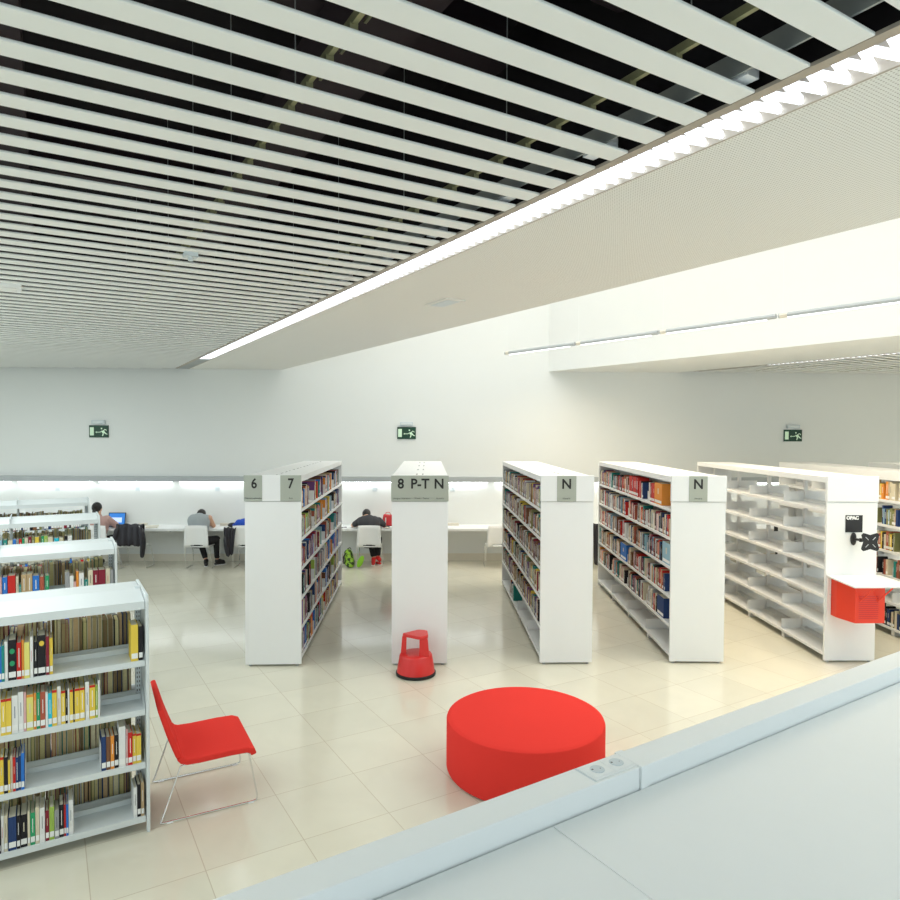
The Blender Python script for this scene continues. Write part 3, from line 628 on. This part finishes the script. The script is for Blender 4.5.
# OPAC end of the empty bookcase
e = MB(); yE = 7.60
x = MB(); x.box((4.81, yE-.006, 1.515), (5.008, yE+.0, 1.712), 'black'); sg = x.build('catalogue_sign'); tag(sg, 'square black OPAC sign on the end of the empty bookcase', 'sign')
text('OPAC', .054, (4.888, yE-.007, 1.680), 'wink', sg, bold=.0035, sx=.98)
r = empty('monitor_mount', (4.90, yE, 1.44)); tag(r, 'black monitor wall mount with bare cross plate below the OPAC sign', 'monitor mount')
x = MB(); x.add([], [], 'black'); x.T = Matrix.Rotation(math.pi/2, 4, 'X')
x.lathe([(.026, 0), (.032, .004), (.032, .02), (.02, .03)], 'black', 20); x.T = None
x.v = [(p[0], p[1], p[2]*2.3) for p in x.v]; x.build('wall_plate', r, smooth=True)
x = MB(); x.tube([(0, -.02, .0), (.03, -.10, .0), (.045, -.20, .0)], .014, 'black'); x.tube([(.03, -.10, -.02), (.03, -.10, .02)], .018, 'black'); x.tube([(.045, -.2, -.025), (.045, -.2, .025)], .018, 'black'); x.build('arm', r, smooth=True)
x = MB(); pl = []
for k_ in range(4):
    a = R(45+90*k_)
    for da, rr in ((-.22, .135), (-.12, .15), (.12, .15), (.22, .135), (.785, .092)): pl.append((rr*math.cos(a+da), rr*math.sin(a+da)))
pl = [(p[0]*.86+.045, p[1]*.86) for p in pl]
x.prism(pl, -.245, -.235, 'black', 'y'); vp = x.build('cross_plate', r, bevel=.002)
x = MB()
for k_ in range(4):
    a = R(45+90*k_); d = Vector((math.cos(a), 0, math.sin(a))); c0 = Vector((.045, -.247, 0)); x.tube([c0+d*.035, c0+d*.08], .004, 'silver', 6)
x.build('slots', vp)
r = empty('catalogue_desk', (4.60, yE, 0)); tag(r, 'small wall-mounted desk, white top over a bright red box, on the OPAC bookcase', 'desk')
x = MB(); x.prism([(-.0, 0), (-.045, -.58), (.50, -.58), (.62, -.35), (.62, 0)], 1.0, 1.02, 'white'); x.build('desk_top', r, bevel=.003)
x = MB(); x.prism([(.05, 0), (.05, -.12), (.11, -.36), (.445, -.36), (.445, 0)], .56, .998, 'rlac'); bx = x.build('red_box', r, bevel=.002)
x = MB()
for i in range(12): x.box((.15, -.363, .61+i*.022), (.37, -.36, .62+i*.022), 'rplast')
x.build('vent', bx)
for xx in (.16, .36):
    x = MB(); x.tube([(xx, -.362, .80), (xx+.09, -.50, .998)], .008, 'rlac', 6); x.tube([(xx-.07, -.362, .985), (xx, -.362, .80)], .006, 'rlac', 6); x.build('bracket', r)
x = MB(); x.box((.0, -.02, .50), (.045, 0, .998), 'white'); x.tube([(.03, -.02, .80), (.03, -.05, .80), (.045, -.05, .80)], .005, 'chrome', 6); x.build('lock', r)
# ------------------------------------------------------------------ ottoman
r = empty('ottoman', (.772, 5.24, 0)); tag(r, 'large round red fabric ottoman on the tiled floor', 'ottoman')
x = MB(); Ro = .619
x.lathe([(Ro-.03, .012), (Ro-.008, .016), (Ro, .035), (Ro, .395), (Ro-.006, .411), (Ro-.022, .420), (Ro-.05, .423), (.02, .425)], 'red', 96); x.build('upholstery', r, smooth=True)
x = MB(); x.lathe([(Ro-.05, 0), (Ro-.05, .013)], 'black', 48); x.build('base', r)
# ------------------------------------------------------------------ step stool
r = empty('step_stool', (-.125, 7.33, 0), 0); tag(r, 'red plastic round step stool in front of the 8, P-T, N bookcase', 'step stool')
x = MB(); x.lathe([(.205, 0), (.218, .006), (.218, .03), (.208, .036)], 'rubber', 48); x.build('rubber_ring', r, smooth=True)
x = MB(); x.lathe([(.208, .03), (.206, .045), (.178, .215), (.170, .228), (.155, .234), (.01, .234)], 'rplast', 48); x.build('step_base', r, smooth=True)
def rtri(pts, rad, n=6):
    out = []; N = len(pts)
    for i in range(N):
        p = Vector(pts[i]); a = Vector(pts[i-1]); b_ = Vector(pts[(i+1) % N]); p0 = p+(a-p).normalized()*rad; p1 = p+(b_-p).normalized()*rad
        for k_ in range(n+1): t = k_/n; out.append(tuple((1-t)**2*p0+2*t*(1-t)*p+t*t*p1))
    return out
tri = [(-.155, -.0), (.04, -.135), (.135, -.08), (.125, .11), (.03, .15)]
x = MB(); x.prism(rtri(tri, .03), .415, .45, 'rplast'); x.build('seat', r, bevel=.006)
for (px_, py_, wx, wy) in ((-.125, .0, .03, .035), (.085, -.085, .055, .03), (.075, .105, .045, .025)):
    x = MB(); top = [(px_-wx*.8, py_-wy*.8), (px_+wx*.8, py_-wy*.8), (px_+wx*.8, py_+wy*.8), (px_-wx*.8, py_+wy*.8)]; bo = [(px_*1.08-wx, py_*1.08-wy), (px_*1.08+wx, py_*1.08-wy), (px_*1.08+wx, py_*1.08+wy), (px_*1.08-wx, py_*1.08+wy)]
    x.add([(*p, .225) for p in bo]+[(*p, .42) for p in top], [(0,3,2,1),(4,5,6,7),(0,1,5,4),(1,2,6,5),(2,3,7,6),(3,0,4,7)], 'rplast'); x.build('leg', r, bevel=.006)
# ------------------------------------------------------------------ red lounge chair
r = empty('lounge_chair', (-1.776, 4.523, 0), math.atan2(.444, .896)); tag(r, 'red upholstered low chair with thin chrome sled legs by the nearest rack', 'chair')
prof = [(-.006, .785), (.012, .725), (.05, .60), (.085, .50), (.112, .43), (.132, .405), (.165, .392), (.25, .388), (.45, .392), (.565, .388), (.600, .374), (.608, .345)]
def shell(prof, th, y0, y1, m, ny=2, rc=.04):
    x = MB(); n = len(prof); nrm = []
    for i in range(n):
        a = Vector(prof[max(i-1, 0)]); b_ = Vector(prof[min(i+1, n-1)]); t = (b_-a).normalized(); nrm.append(Vector((-t.y, t.x)))
    up_ = [Vector(p)+nn*th/2 for p, nn in zip(prof, nrm)]; lo = [Vector(p)-nn*th/2 for p, nn in zip(prof, nrm)]
    ring = up_+lo[::-1]
    x.add([(p.x, y0, p.y) for p in ring]+[(p.x, y1, p.y) for p in ring], [tuple(range(2*n))[::-1], tuple(range(2*n, 4*n))]+[(i, (i+1) % (2*n), 2*n+(i+1) % (2*n), 2*n+i) for i in range(2*n)], m)
    return x
x = shell(prof[:5], .036, 0, .62, 'red'); x.build('backrest', r, bevel=.012, seg=4, smooth=True)
x = shell(prof[4:], .042, 0, .62, 'red'); x.build('seat', r, bevel=.012, seg=4, smooth=True)
for yy in (.012, .622):
    x = MB(); x.tube([(.20, yy, .374), (.15, yy, .375), (.122, yy, .37), (.002, yy, .03), (-.008, yy, .013), (.012, yy, .007), (.60, yy, .007), (.628, yy, .013), (.632, yy, .04), (.575, yy, .355), (.55, yy, .37)], .0065, 'chrome', 8); x.build('sled_frame', r, smooth=True)
x = MB(); x.tube([(.20, .012, .368), (.20, .622, .368)], .006, 'chrome'); x.tube([(.55, .012, .366), (.55, .622, .366)], .006, 'chrome')
for yy in (.012, .622):
    for s_ in (.05, .59): x.box((s_-.02, yy-.008, 0), (s_+.02, yy+.008, .008), 'blade')
x.build('cross_bars', r)
# ------------------------------------------------------------------ parapet desk in the foreground
PA = GA+math.atan(.0345); pu = Vector((-math.sin(PA), math.cos(PA), 0)); pv = Vector((math.cos(PA), math.sin(PA), 0)); P0 = G(0.0, 1.434, 0)
def PW(a, b_, z=0): return P0+pv*a+pu*b_+Vector((0, 0, z))
r = empty('balcony_desk', P0, PA); tag(r, 'white desk surface with raised white cable channel along the balcony edge', 'desk')
ZT = 1.67; ZD = 1.607; J = 1.485
x = MB(); x.box((-1.8, -.098, ZD-.03), (J, 0, ZT), 'parapet'); x.build('cable_channel', r, bevel=.003)
x = MB(); x.box((J+.03, -.100, ZD-.03), (6.5, .0, ZT), 'parapet'); x.build('cable_channel', r, bevel=.003)
x = MB(); x.box((J+.0005, -.105, ZD-.03), (J+.032, .004, ZT+.003), 'parapet'); x.build('joint_sleeve', r, bevel=.002)
x = MB(); x.box((-1.8, -1.9, ZD-.03), (1.139, -.106, ZD), 'parapet'); x.build('desk_surface', r, bevel=.0008)
x = MB(); x.box((1.141, -1.9, ZD-.03), (6.5, -.106, ZD), 'parapet'); x.build('desk_surface', r, bevel=.0008)
x = MB(); x.box((1.32, -.088, ZT), (1.484, -.006, ZT+.003), 'parapet'); so = x.build('socket_plate', r, bevel=.001)
x = MB(); x.box((1.312, -.090, ZT), (1.3185, -.004, ZT+.0006), 'sock'); x.build('shadow_gap', r)
for cx_ in (1.362, 1.440):
    x = MB(); cy_ = -.047
    x.box((cx_-.036, cy_-.034, ZT+.003), (cx_+.036, cy_+.034, ZT+.0045), 'parapet'); f_ = x.build('socket', so, bevel=.0006)
    x = MB()
    x.lathe([(.0205, ZT+.0068), (.0215, ZT+.0060), (.0215, ZT+.0045)], 'sock', 28, (cx_, cy_)); 
    x.v = x.v; x.build('socket_well', f_)
    x = MB(); x.tube([(cx_-.0155, cy_+.004, ZT+.0066), (cx_-.0155, cy_+.004, ZT+.0074)], .0035, 'hole'); x.tube([(cx_+.009, cy_-.003, ZT+.0066), (cx_+.009, cy_-.003, ZT+.0072)], .0018, 'hole'); x.build('contact_holes', f_)
x = MB(); x.box((-1.8, -.10, 0), (6.5, -.02, ZD-.03), 'wall'); struct(x.build('wall_balcony', loc=P0, rz=PA))
# ------------------------------------------------------------------ study chairs
def study_chair(loc, label, rz=0):
    r = empty('study_chair', loc, rz); tag(r, label, 'chair', 'white study chairs at the wall desk')
    # faces +y; backrest at y 0
    x = MB(); n = 8; m_ = 6; vs = []; fs = []
    for j in range(m_+1):
        z = .43+.42*j/m_; hw = .235-.02*j/m_-(.01 if j == m_ else 0)
        for i in range(n+1):
            t = i/n*2-1; vs.append((hw*t, -.02+.05*t*t*-1+.02-.035*(z-.43), z))
    for j in range(m_):
        for i in range(n):
            if j == 0 and 2 <= i <= 5: continue
            a = j*(n+1)+i; fs.append((a, a+1, a+n+2, a+n+1))
    # grip slot is left open in the lowest row, closed by a lower rim
    for i in range(2, 6):
        a = i; b0 = len(vs); vs += [(vs[a][0], vs[a][1], .45), (vs[a+1][0], vs[a+1][1], .45)]; fs.append((a, a+1, b0+1, b0))
        if i in (3, 4, 2, 5):
            c0 = len(vs); zz = .475 if i in (3, 4) else .468; vs += [(vs[a][0], vs[a][1], zz), (vs[a+1][0], vs[a+1][1], zz)]; fs.append((c0, c0+1, a+1+n+1, a+n+1))
    x.add(vs, fs, 'white'); o = x.build('backrest', r, smooth=True); s_ = o.modifiers.new('s', 'SOLIDIFY'); s_.thickness = .008; s_.offset = 0
    x = MB(); x.prism(rtri([(-.22, .0), (.22, .0), (.23, .42), (-.23, .42)], .05), .425, .435, 'white'); x.build('seat', r, bevel=.003)
    for sx in (-1, 1):
        x = MB(); x.tube([(sx*.23, .0, .44), (sx*.235, .02, .40), (sx*.245, .10, .012), (sx*.245, .11, .008), (sx*.245, .52, .008), (sx*.243, .525, .02), (sx*.225, .40, .40), (sx*.21, .36, .422), (sx*.21, .05, .422)], .007, 'chrome', 6); x.build('sled_leg', r, smooth=True)
    return r
def cpx(x, y=13.02): return (x, y, 0)
study_chair((-6.30, 12.98, 0), 'white study chair used by the person at the laptop')
study_chair((-5.66, 12.98, 0), 'white chair with a black leather jacket over its back')
study_chair((-4.40, 12.98, 0), 'white study chair under the person in the grey vest')
study_chair((-3.50, 12.98, 0), 'white chair with dark coat, half hidden by the 6 and 7 bookcase')
study_chair((-1.125, 12.98, 0), 'white study chair under the person in the charcoal t-shirt')
study_chair((1.37, 12.98, 0), 'empty white chair left of the dark-book N bookcase')
study_chair((3.44, 12.98, 0), 'white chair with long black coat, between the two N bookcases')
oc = empty('office_chair', (6.95, 12.9, 0), R(8)); tag(oc, 'black office chair glimpsed through the empty shelves', 'chair')
x = MB(); x.box((-.22, -.03, .60), (.22, .02, .92), 'black'); x.build('backrest', oc, bevel=.02, seg=3)
x = MB(); x.box((-.24, .0, .44), (.24, .46, .51), 'black'); x.build('seat', oc, bevel=.02, seg=3)
x = MB(); x.tube([(0, .22, .10), (0, .22, .45)], .025, 'black'); x.tube([(0, .2, .46), (0, -.04, .47), (0, -.04, .65)], .016, 'black')
x.build('column', oc)
for k_ in range(5):
    a = k_*2*math.pi/5; x = MB(); q = (.27*math.cos(a), .22+.27*math.sin(a)); x.tube([(0, .22, .11), (q[0], q[1], .075)], .016, 'black'); x.ell((q[0], q[1], .028), (.022, .022, .028), 'black', 10); x.build('castor_leg', oc)
# ------------------------------------------------------------------ garments
def drape(loc, w, top, bot, label, m='jacket', seed=1, th=.05, sleeve=None, name='jacket', over=True, taper=.9):
    rd = random.Random(seed); x = MB(); N = 14; K = 10; rows_ = []
    vs = []; fs = []
    # a hanging sheet that goes up the outside of the chair back and folds over it
    path = [(-th-.01, bot), (-th-.015, bot+(top-bot)*.33), (-th-.005, bot+(top-bot)*.66), (-th, top-.03), (-th*.4, top+.008), (th*.4, top+.006), (th*.7, top-.05), (th*.7, top-.2)]
    for j, (y, z) in enumerate(path):
        sc = taper+(1-taper)*((z-bot)/(top-bot))
        for i in range(N+1):
            t = i/N*2-1; fold = .014*math.sin(i*1.9+seed)+.01*rd.uniform(-1, 1); zz = z+(rd.uniform(-.03, .02) if j == 0 else 0)
            vs.append((w/2*t*sc, y+fold*(1 if y < 0 else .3), zz+.012*math.cos(i*1.3)*(1 if j > 2 else .2)))
    for j in range(len(path)-1):
        for i in range(N): a = j*(N+1)+i; fs.append((a, a+1, a+N+2, a+N+1))
    x.add(vs, fs, m)
    o = x.build(name, loc=loc, smooth=True); s_ = o.modifiers.new('s', 'SOLIDIFY'); s_.thickness = .012; s_.offset = 1; b = o.modifiers.new('sub', 'SUBSURF'); b.levels = b.render_levels = 1
    tag(o, label, 'garment')
    if sleeve:
        for k_, pts in enumerate(sleeve):
            y = MB(); y.tube(pts, [.055, .06, .055, .048, .04][:len(pts)], m, 10); q = y.build('sleeve', o, smooth=True); b = q.modifiers.new('sub', 'SUBSURF'); b.levels = b.render_levels = 1
    return o
drape((-5.64, 12.965, 0), .51, .865, .47, 'black leather jacket draped over the chair beside the laptop', seed=3, sleeve=[[(.20, -.06, .83), (.25, -.08, .70), (.27, -.08, .50), (.245, -.07, .36), (.235, -.06, .23)], [(-.22, -.05, .82), (-.25, -.06, .68), (-.26, -.05, .56)]])
drape((-3.76, 12.95, 0), .24, .80, .30, 'dark coat hanging beside the person in blue', seed=5, th=.05, sleeve=[[(-.07, -.05, .68), (-.06, -.05, .5), (-.02, -.05, .24)]], name='coat', taper=.55)
drape((3.44, 12.955, 0), .50, .875, .08, 'long black coat hanging between the two N bookcases', seed=9, name='coat')
# ------------------------------------------------------------------ people (seated, facing the wall, seen from behind)
def hand(x, wrist, dirv, side, m='skin', palm_down=True):
    d = Vector(dirv).normalized(); upv = Vector((0, 0, 1)); lat = d.cross(upv).normalized()*(1 if side > 0 else -1); w0 = Vector(wrist)
    x.ell(w0+d*.045, (.038, .048, .016), m, 10, rot=Matrix((lat, d, upv)).transposed())
    for i, (o_, L) in enumerate(((-.028, .062), (-.010, .072), (.010, .068), (.027, .054))):
        a = w0+d*.08+lat*o_; b_ = a+d*L*.55+Vector((0, 0, .002)); c_ = b_+d*L*.4-Vector((0, 0, .014))
        x.cap(a-d*.02, .009, b_, .008, m, 8); x.cap(b_, .008, c_, .007, m, 8)
    a = w0+d*.03-lat*.03; b_ = a+d*.03-lat*.022; x.cap(a, .011, b_, .010, m, 8); x.cap(b_, .010, b_+d*.025-lat*.002, .008, m, 8)
def person(loc, label, J, top, topsleeve, hairc='hair', bun=False, shoe='black', stripe=False, sc=1.0):
    r = empty('person', loc, 0); tag(r, label, 'person'); jv = {k: Vector(v) for k, v in J.items()}
    pel, che, nek, hd = jv['pelvis'], jv['chest'], jv['neck'], jv['head']
    x = MB(); m = 'skin'; b = M['skin']
    x.cap(pel+Vector((-.06, 0, 0)), .105, pel+Vector((.06, 0, 0)), .105, m); x.cap(pel, .115, (pel+che)/2, .115, m); x.cap((pel+che)/2, .115, che, .13, m)
    x.cap(che+Vector((-.075, 0, 0)), .105, che+Vector((.075, 0, 0)), .105, m)
    x.cap(che, .07, nek, .052, m); x.cap(nek, .052, hd, .055, m)
    q = Vector(J.get('look', (0, 1, -.5))).normalized(); lat = Vector((1, 0, 0)); upn = lat.cross(q).normalized(); rot = Matrix((lat, q, upn)).transposed()
    x.ell(hd+upn*.02, (.075, .095, .108), m, 20, rot); x.ell(hd+q*.092-upn*.01, (.013, .02, .022), m, 8, rot); x.ell(hd+q*.05-upn*.065, (.045, .045, .035), m, 12, rot)
    for s_ in (-1, 1): x.ell(hd+lat*s_*.076, (.01, .02, .03), m, 8, rot)
    for s_, n_ in ((-1, 'l'), (1, 'r')):
        sh, el, wr_ = jv['sh'+n_], jv['el'+n_], jv['wr'+n_]; x.cap(che+(sh-che)*.4, .08, sh, .062, m); x.cap(sh, .056, el, .041, m); x.cap(el, .042, wr_, .027, m); hand(x, wr_, J['hd'+n_], s_)
        hp = pel+Vector((s_*.09, 0, -.01)); kn, an, to = jv['kn'+n_], jv['an'+n_], jv['to'+n_]; x.cap(hp, .095, kn, .058, m); x.cap(kn, .056, an, .036, m); x.cap(an, .036, to, .032, m)
    body = x.build('body', r); remesh(body, .0085, 3)
    x = MB(); t = M[top]; g = .014
    x.cap(pel+Vector((-.06, 0, .03)), .105+g, pel+Vector((.06, 0, .03)), .105+g, t); x.cap(pel, .115+g, (pel+che)/2, .118+g, t); x.cap((pel+che)/2, .13+g, che, .14+g, t); x.cap((pel+che)/2+Vector((-.05, 0, 0)), .11+g, che+Vector((-.095, 0, 0)), .115+g, t); x.cap((pel+che)/2+Vector((.05, 0, 0)), .11+g, che+Vector((.095, 0, 0)), .115+g, t)
    x.cap(che+Vector((-.075, 0, 0)), .105+g, che+Vector((.075, 0, 0)), .105+g, t); x.cap(che, .09+g, nek-(nek-che)*.25, .06+g, t)
    for s_, n_ in ((-1, 'l'), (1, 'r')):
        sh, el, wr_ = jv['sh'+n_], jv['el'+n_], jv['wr'+n_]; x.cap(che+(sh-che)*.4, .08+g, sh-(sh-che)*.12 if topsleeve == 0 else sh, .058+g, t)
        if topsleeve > 0: x.cap(sh, .056+g, sh+(el-sh)*min(topsleeve, 1), .046+g, t)
        if topsleeve > 1: x.cap(el, .044+g, el+(wr_-el)*.85, .030+g, t)
    remesh(x.build('top', r), .012, 5)
    x = MB(); t = M['pants']
    x.cap(pel+Vector((-.07, 0, -.02)), .11+g, pel+Vector((.07, 0, -.02)), .11+g, t)
    for s_, n_ in ((-1, 'l'), (1, 'r')):
        hp = pel+Vector((s_*.09, 0, -.02)); kn, an = jv['kn'+n_], jv['an'+n_]; x.cap(hp, .095+g, kn, .058+g, t); x.cap(kn, .056+g, kn+(an-kn)*.82, .040+g, t)
    remesh(x.build('trousers', r), .012, 4)
    for n_ in 'lr':
        an, to = jv['an'+n_], jv['to'+n_]; x = MB(); c_ = (an+to)/2; dd = (to-an); dd.z = 0; dd.normalize()
        x.cap(Vector((an.x, an.y, an.z-.005)), .048, Vector((to.x, to.y, to.z+.005)), .042, M[shoe]); x.cap(Vector((an.x, an.y, .03))-dd*.03, .03, Vector((to.x, to.y, .028))+dd*.02, .028, M[shoe])
        so_ = x.build('shoe', r); remesh(so_, .009, 3)
        y = MB(); L = (Vector((to.x, to.y, 0))-Vector((an.x, an.y, 0))).length+.10; y.T = Matrix.Translation((an.x, an.y, 0)) @ Matrix.Rotation(math.atan2(dd.y, dd.x), 4, 'Z'); y.box((-.06, -.035, .0), (L-.04, .035, .016), 'tape'); y.build('sole', so_, bevel=.008)
    x = MB(); x.ell(hd+upn*.035-q*.022, (.086, .096, .105), hairc, 18, rot)
    if bun: x.ell(hd-q*.09+upn*.05, (.05, .05, .05), hairc, 12); x.ell(hd-q*.05-upn*.05, (.06, .05, .07), hairc, 12)
    remesh(x.build('hair', r), .009, 2)
    x = MB()
    for s_ in (-1, 1): x.ell(hd+q*.088+lat*s_*.03+upn*.015, (.012, .006, .007), 'wink', 8, rot); x.ell(hd+q*.093+lat*s_*.03+upn*.015, (.005, .004, .005), 'black', 8, rot)
    x.build('eyes', r)
    x = MB(); x.ell(hd+q*.094-upn*.05, (.022, .006, .006), 'rbag', 8, rot); x.build('mouth', r)
    if stripe:
        x = MB()
        for n_, s_ in (('r', 1),): x.tube([jv['kn'+n_]+Vector((s_*.068, -.01, .0)), jv['kn'+n_]+(jv['an'+n_]-jv['kn'+n_])*.8+Vector((s_*.052, -.01, 0))], .007, 'tape', 6)
        x.build('side_stripe', r)
    return r
# coordinates relative to the chair: y 0 at the back of the chair, desk edge at y .27
person((-6.36, 12.98, 0), 'person with black hair and pink top working at the laptop', dict(pelvis=(0, .20, .52), chest=(-.02, .24, .86), neck=(-.02, .28, 1.02), head=(-.05, .30, 1.12), look=(.15, 1, -.25),
    shl=(-.19, .24, .93), ell=(-.26, .36, .76), wrl=(-.12, .50, .79), hdl=(.3, 1, 0), shr=(.155, .26, .94), elr=(.26, .40, .80), wrr=(.16, .55, .79), hdr=(-.2, 1, 0),
    knl=(-.12, .56, .52), anl=(-.12, .50, .09), tol=(-.12, .64, .05), knr=(.12, .56, .52), anr=(.12, .52, .09), tor=(.12, .66, .05)), 'pshirt', 1.6, bun=True)
person((-4.43, 12.98, 0), 'person in grey sleeveless vest and black trousers bent over the desk', dict(pelvis=(0, .18, .52), chest=(-.03, .30, .90), neck=(-.035, .45, .955), head=(-.07, .54, .965), look=(0, .6, -1),
    shl=(-.19, .34, .93), ell=(-.25, .46, .80), wrl=(-.05, .58, .79), hdl=(.8, .6, 0), shr=(.165, .30, .95), elr=(.225, .38, .79), wrr=(.10, .56, .79), hdr=(-.5, .9, 0),
    knl=(-.09, .50, .52), anl=(.07, .40, .10), tol=(.10, .30, .05), knr=(.27, .42, .52), anr=(.28, .42, .10), tor=(.37, .50, .05)), 'gshirt', 0, stripe=True)
person((-3.54, 12.98, 0), 'person in bright blue top mostly hidden behind the 6 and 7 bookcase', dict(pelvis=(.08, .18, .52), chest=(.05, .28, .82), neck=(.04, .36, .97), head=(.06, .40, 1.07), look=(-.1, 1, -.8),
    shl=(-.12, .20, .87), ell=(-.20, .26, .79), wrl=(-.32, .55, .79), hdl=(-.5, .8, 0), shr=(.22, .30, .88), elr=(.30, .42, .79), wrr=(.20, .58, .79), hdr=(-.4, .9, 0),
    knl=(-.02, .56, .52), anl=(-.02, .50, .09), tol=(-.02, .64, .05), knr=(.18, .56, .52), anr=(.18, .52, .09), tor=(.18, .66, .05)), 'bshirt', 1.6)
person((-1.125, 12.98, 0), 'person in charcoal t-shirt with red shoes resting head over the desk', dict(pelvis=(0, .18, .52), chest=(-.03, .28, .87), neck=(-.08, .42, .95), head=(-.10, .51, .975), look=(0, .5, -1),
    shl=(-.20, .32, .90), ell=(-.36, .44, .79), wrl=(-.14, .58, .79), hdl=(.9, .4, 0), shr=(.16, .32, .90), elr=(.27, .44, .79), wrr=(.06, .56, .79), hdr=(-.9, .5, 0),
    knl=(-.03, .56, .50), anl=(.05, .46, .12), tol=(.05, .36, .05), knr=(.14, .56, .50), anr=(.13, .48, .14), tor=(.17, .42, .10)), 'dshirt', .75, shoe='rshoe')
# ------------------------------------------------------------------ things on and under the wall desk
ZK = .745
l = empty('laptop', (-6.24, 13.60, ZK), 0); tag(l, 'open dark laptop with blue screen on the wall desk', 'laptop')
x = MB(); x.box((-.165, -.14, 0), (.165, .10, .016), 'black'); x.build('keyboard_base', l, bevel=.002)
x = MB(); x.T = Matrix.Translation((0, .10, .012)) @ Matrix.Rotation(R(-12), 4, 'X'); x.box((-.17, 0, 0), (.17, .008, .25), 'black'); x.build('lid', l)
x = MB(); x.T = Matrix.Translation((0, .10, .012)) @ Matrix.Rotation(R(-12), 4, 'X'); x.box((-.155, -.001, .015), (.155, 0, .235), 'screen'); x.box((-.11, -.0016, .05), (.10, -.001, .15), 'scr2'); x.build('screen', l)
def slab(name, loc, s_, m, label, cat, rz=0, bev=.002, page=False):
    x = MB(); x.box((-s_[0]/2, -s_[1]/2, 0), (s_[0]/2, s_[1]/2, s_[2]), m); o = x.build(name, loc=loc, rz=rz, bevel=bev)
    tag(o, label, cat); return o
slab('notebook', (-5.45, 13.5, ZK), (.22, .3, .02), 'beige', 'open beige notebook on the desk right of the laptop', 'notebook', .3)
slab('socket_box', (-5.72, 13.72, ZK), (.16, .07, .05), 'beige', 'beige socket box on the desk behind the leather jacket', 'socket box')
slab('socket_box', (-4.07, 13.72, ZK), (.22, .07, .05), 'beige', 'beige socket box on the desk right of the grey vest person', 'socket box')
slab('socket_box', (.52, 13.72, ZK), (.22, .07, .05), 'beige', 'beige socket box on the empty desk stretch', 'socket box')
slab('paper_sheet', (-4.0, 13.42, ZK), (.21, .29, .002), 'lab', 'white sheet of paper beside the grey vest person', 'paper', .2, 0)
slab('paper_sheet', (-1.05, 13.62, ZK), (.30, .2, .003), 'lab', 'white paper beside the charcoal t-shirt person', 'paper', .5, 0)
slab('phone', (-1.68, 13.42, ZK), (.14, .07, .009), 'black', 'black phone on the desk left of the charcoal t-shirt person', 'phone', .2)
x = MB(); x.ell((0, 0, .05), (.11, .07, .05), 'jacket', 14); x.ell((.06, .02, .07), (.05, .05, .03), 'sock', 10); x.tube([(-.09, -.03, .04), (-.04, -.06, .09), (.04, -.06, .09), (.09, -.03, .03)], .008, 'black')
tag(x.build('camera_bag', loc=(-3.84, 13.42, ZK), smooth=True), 'small dark pouch on the desk by the blue sleeve', 'pouch')
# red bag and clutter on the desk
r = empty('tote_bag', (-.79, 13.40, ZK), 0); tag(r, 'red bag with a white stripe standing on the wall desk', 'bag')
x = MB(); x.prism([(-.10, .0), (.11, .0), (.12, .14), (.105, .255), (.03, .245), (-.09, .262), (-.115, .12)], .0, .11, 'rbag', 'y'); x.build('bag_body', r, bevel=.012, seg=3, smooth=True)
x = MB(); x.box((-.055, -.003, .05), (-.035, 0, .20), 'tape'); x.build('stripe', r)
x = MB(); x.tube([(-.05, .05, .25), (-.04, .04, .30), (.03, .04, .30), (.05, .05, .25)], .006, 'rbag'); x.build('handle', r)
x = MB(); x.ell((0, 0, .028), (.075, .045, .028), 'jacket', 12); x.ell((.06, -.02, .022), (.05, .04, .022), 'lab', 10); x.ell((-.02, -.035, .018), (.045, .03, .018), 'beige', 10)
tag(x.build('pencil_case', loc=(-.78, 13.32, ZK), smooth=True), 'small black and white case in front of the red bag', 'pencil case')
# green backpack
def gpat():
    m = mat('green_pattern', (.2, .4, .05), .7); nt = m.node_tree; tc = nt.nodes.new('ShaderNodeTexCoord'); n = nt.nodes.new('ShaderNodeTexNoise'); n.inputs['Scale'].default_value = 16; rp = nt.nodes.new('ShaderNodeValToRGB')
    rp.color_ramp.elements[0].color = (.02, .05, .01, 1); rp.color_ramp.elements[0].position = .44; rp.color_ramp.elements[1].color = (.32, .58, .05, 1); rp.color_ramp.elements[1].position = .52
    nt.links.new(tc.outputs['Object'], n.inputs['Vector']); nt.links.new(n.outputs['Fac'], rp.inputs[0]); nt.links.new(rp.outputs[0], nt.nodes['Principled BSDF'].inputs['Base Color']); return m
M['gpat'] = gpat()
r = empty('backpack', (-1.52, 13.12, 0), 0); tag(r, 'green and black patterned backpack on the floor by the charcoal t-shirt person', 'backpack')
x = MB(); x.cap((-.0, .05, .10), .10, (-.03, .07, .27), .085, 'gpat', 16); x.cap((.03, .0, .08), .075, (.0, .01, .17), .06, 'gpat', 14); remesh(x.build('pack_body', r), .012, 4)
x = MB(); x.tube([(-.06, -.03, .30), (-.11, -.05, .22), (-.10, -.03, .08)], .014, 'black'); x.tube([(-.04, .05, .36), (0, .05, .39), (.03, .05, .35)], .009, 'black'); x.build('strap', r, smooth=True)
x = MB(); x.ell((0, 0, 0), (.055, .018, .13), 'lime', 16); o = x.build('racket_cover', loc=(-1.30, 13.05, .135), smooth=True); o.rotation_euler = (R(8), R(24), 0)
tag(o, 'bright lime green oval pouch leaning beside the green backpack', 'pouch')
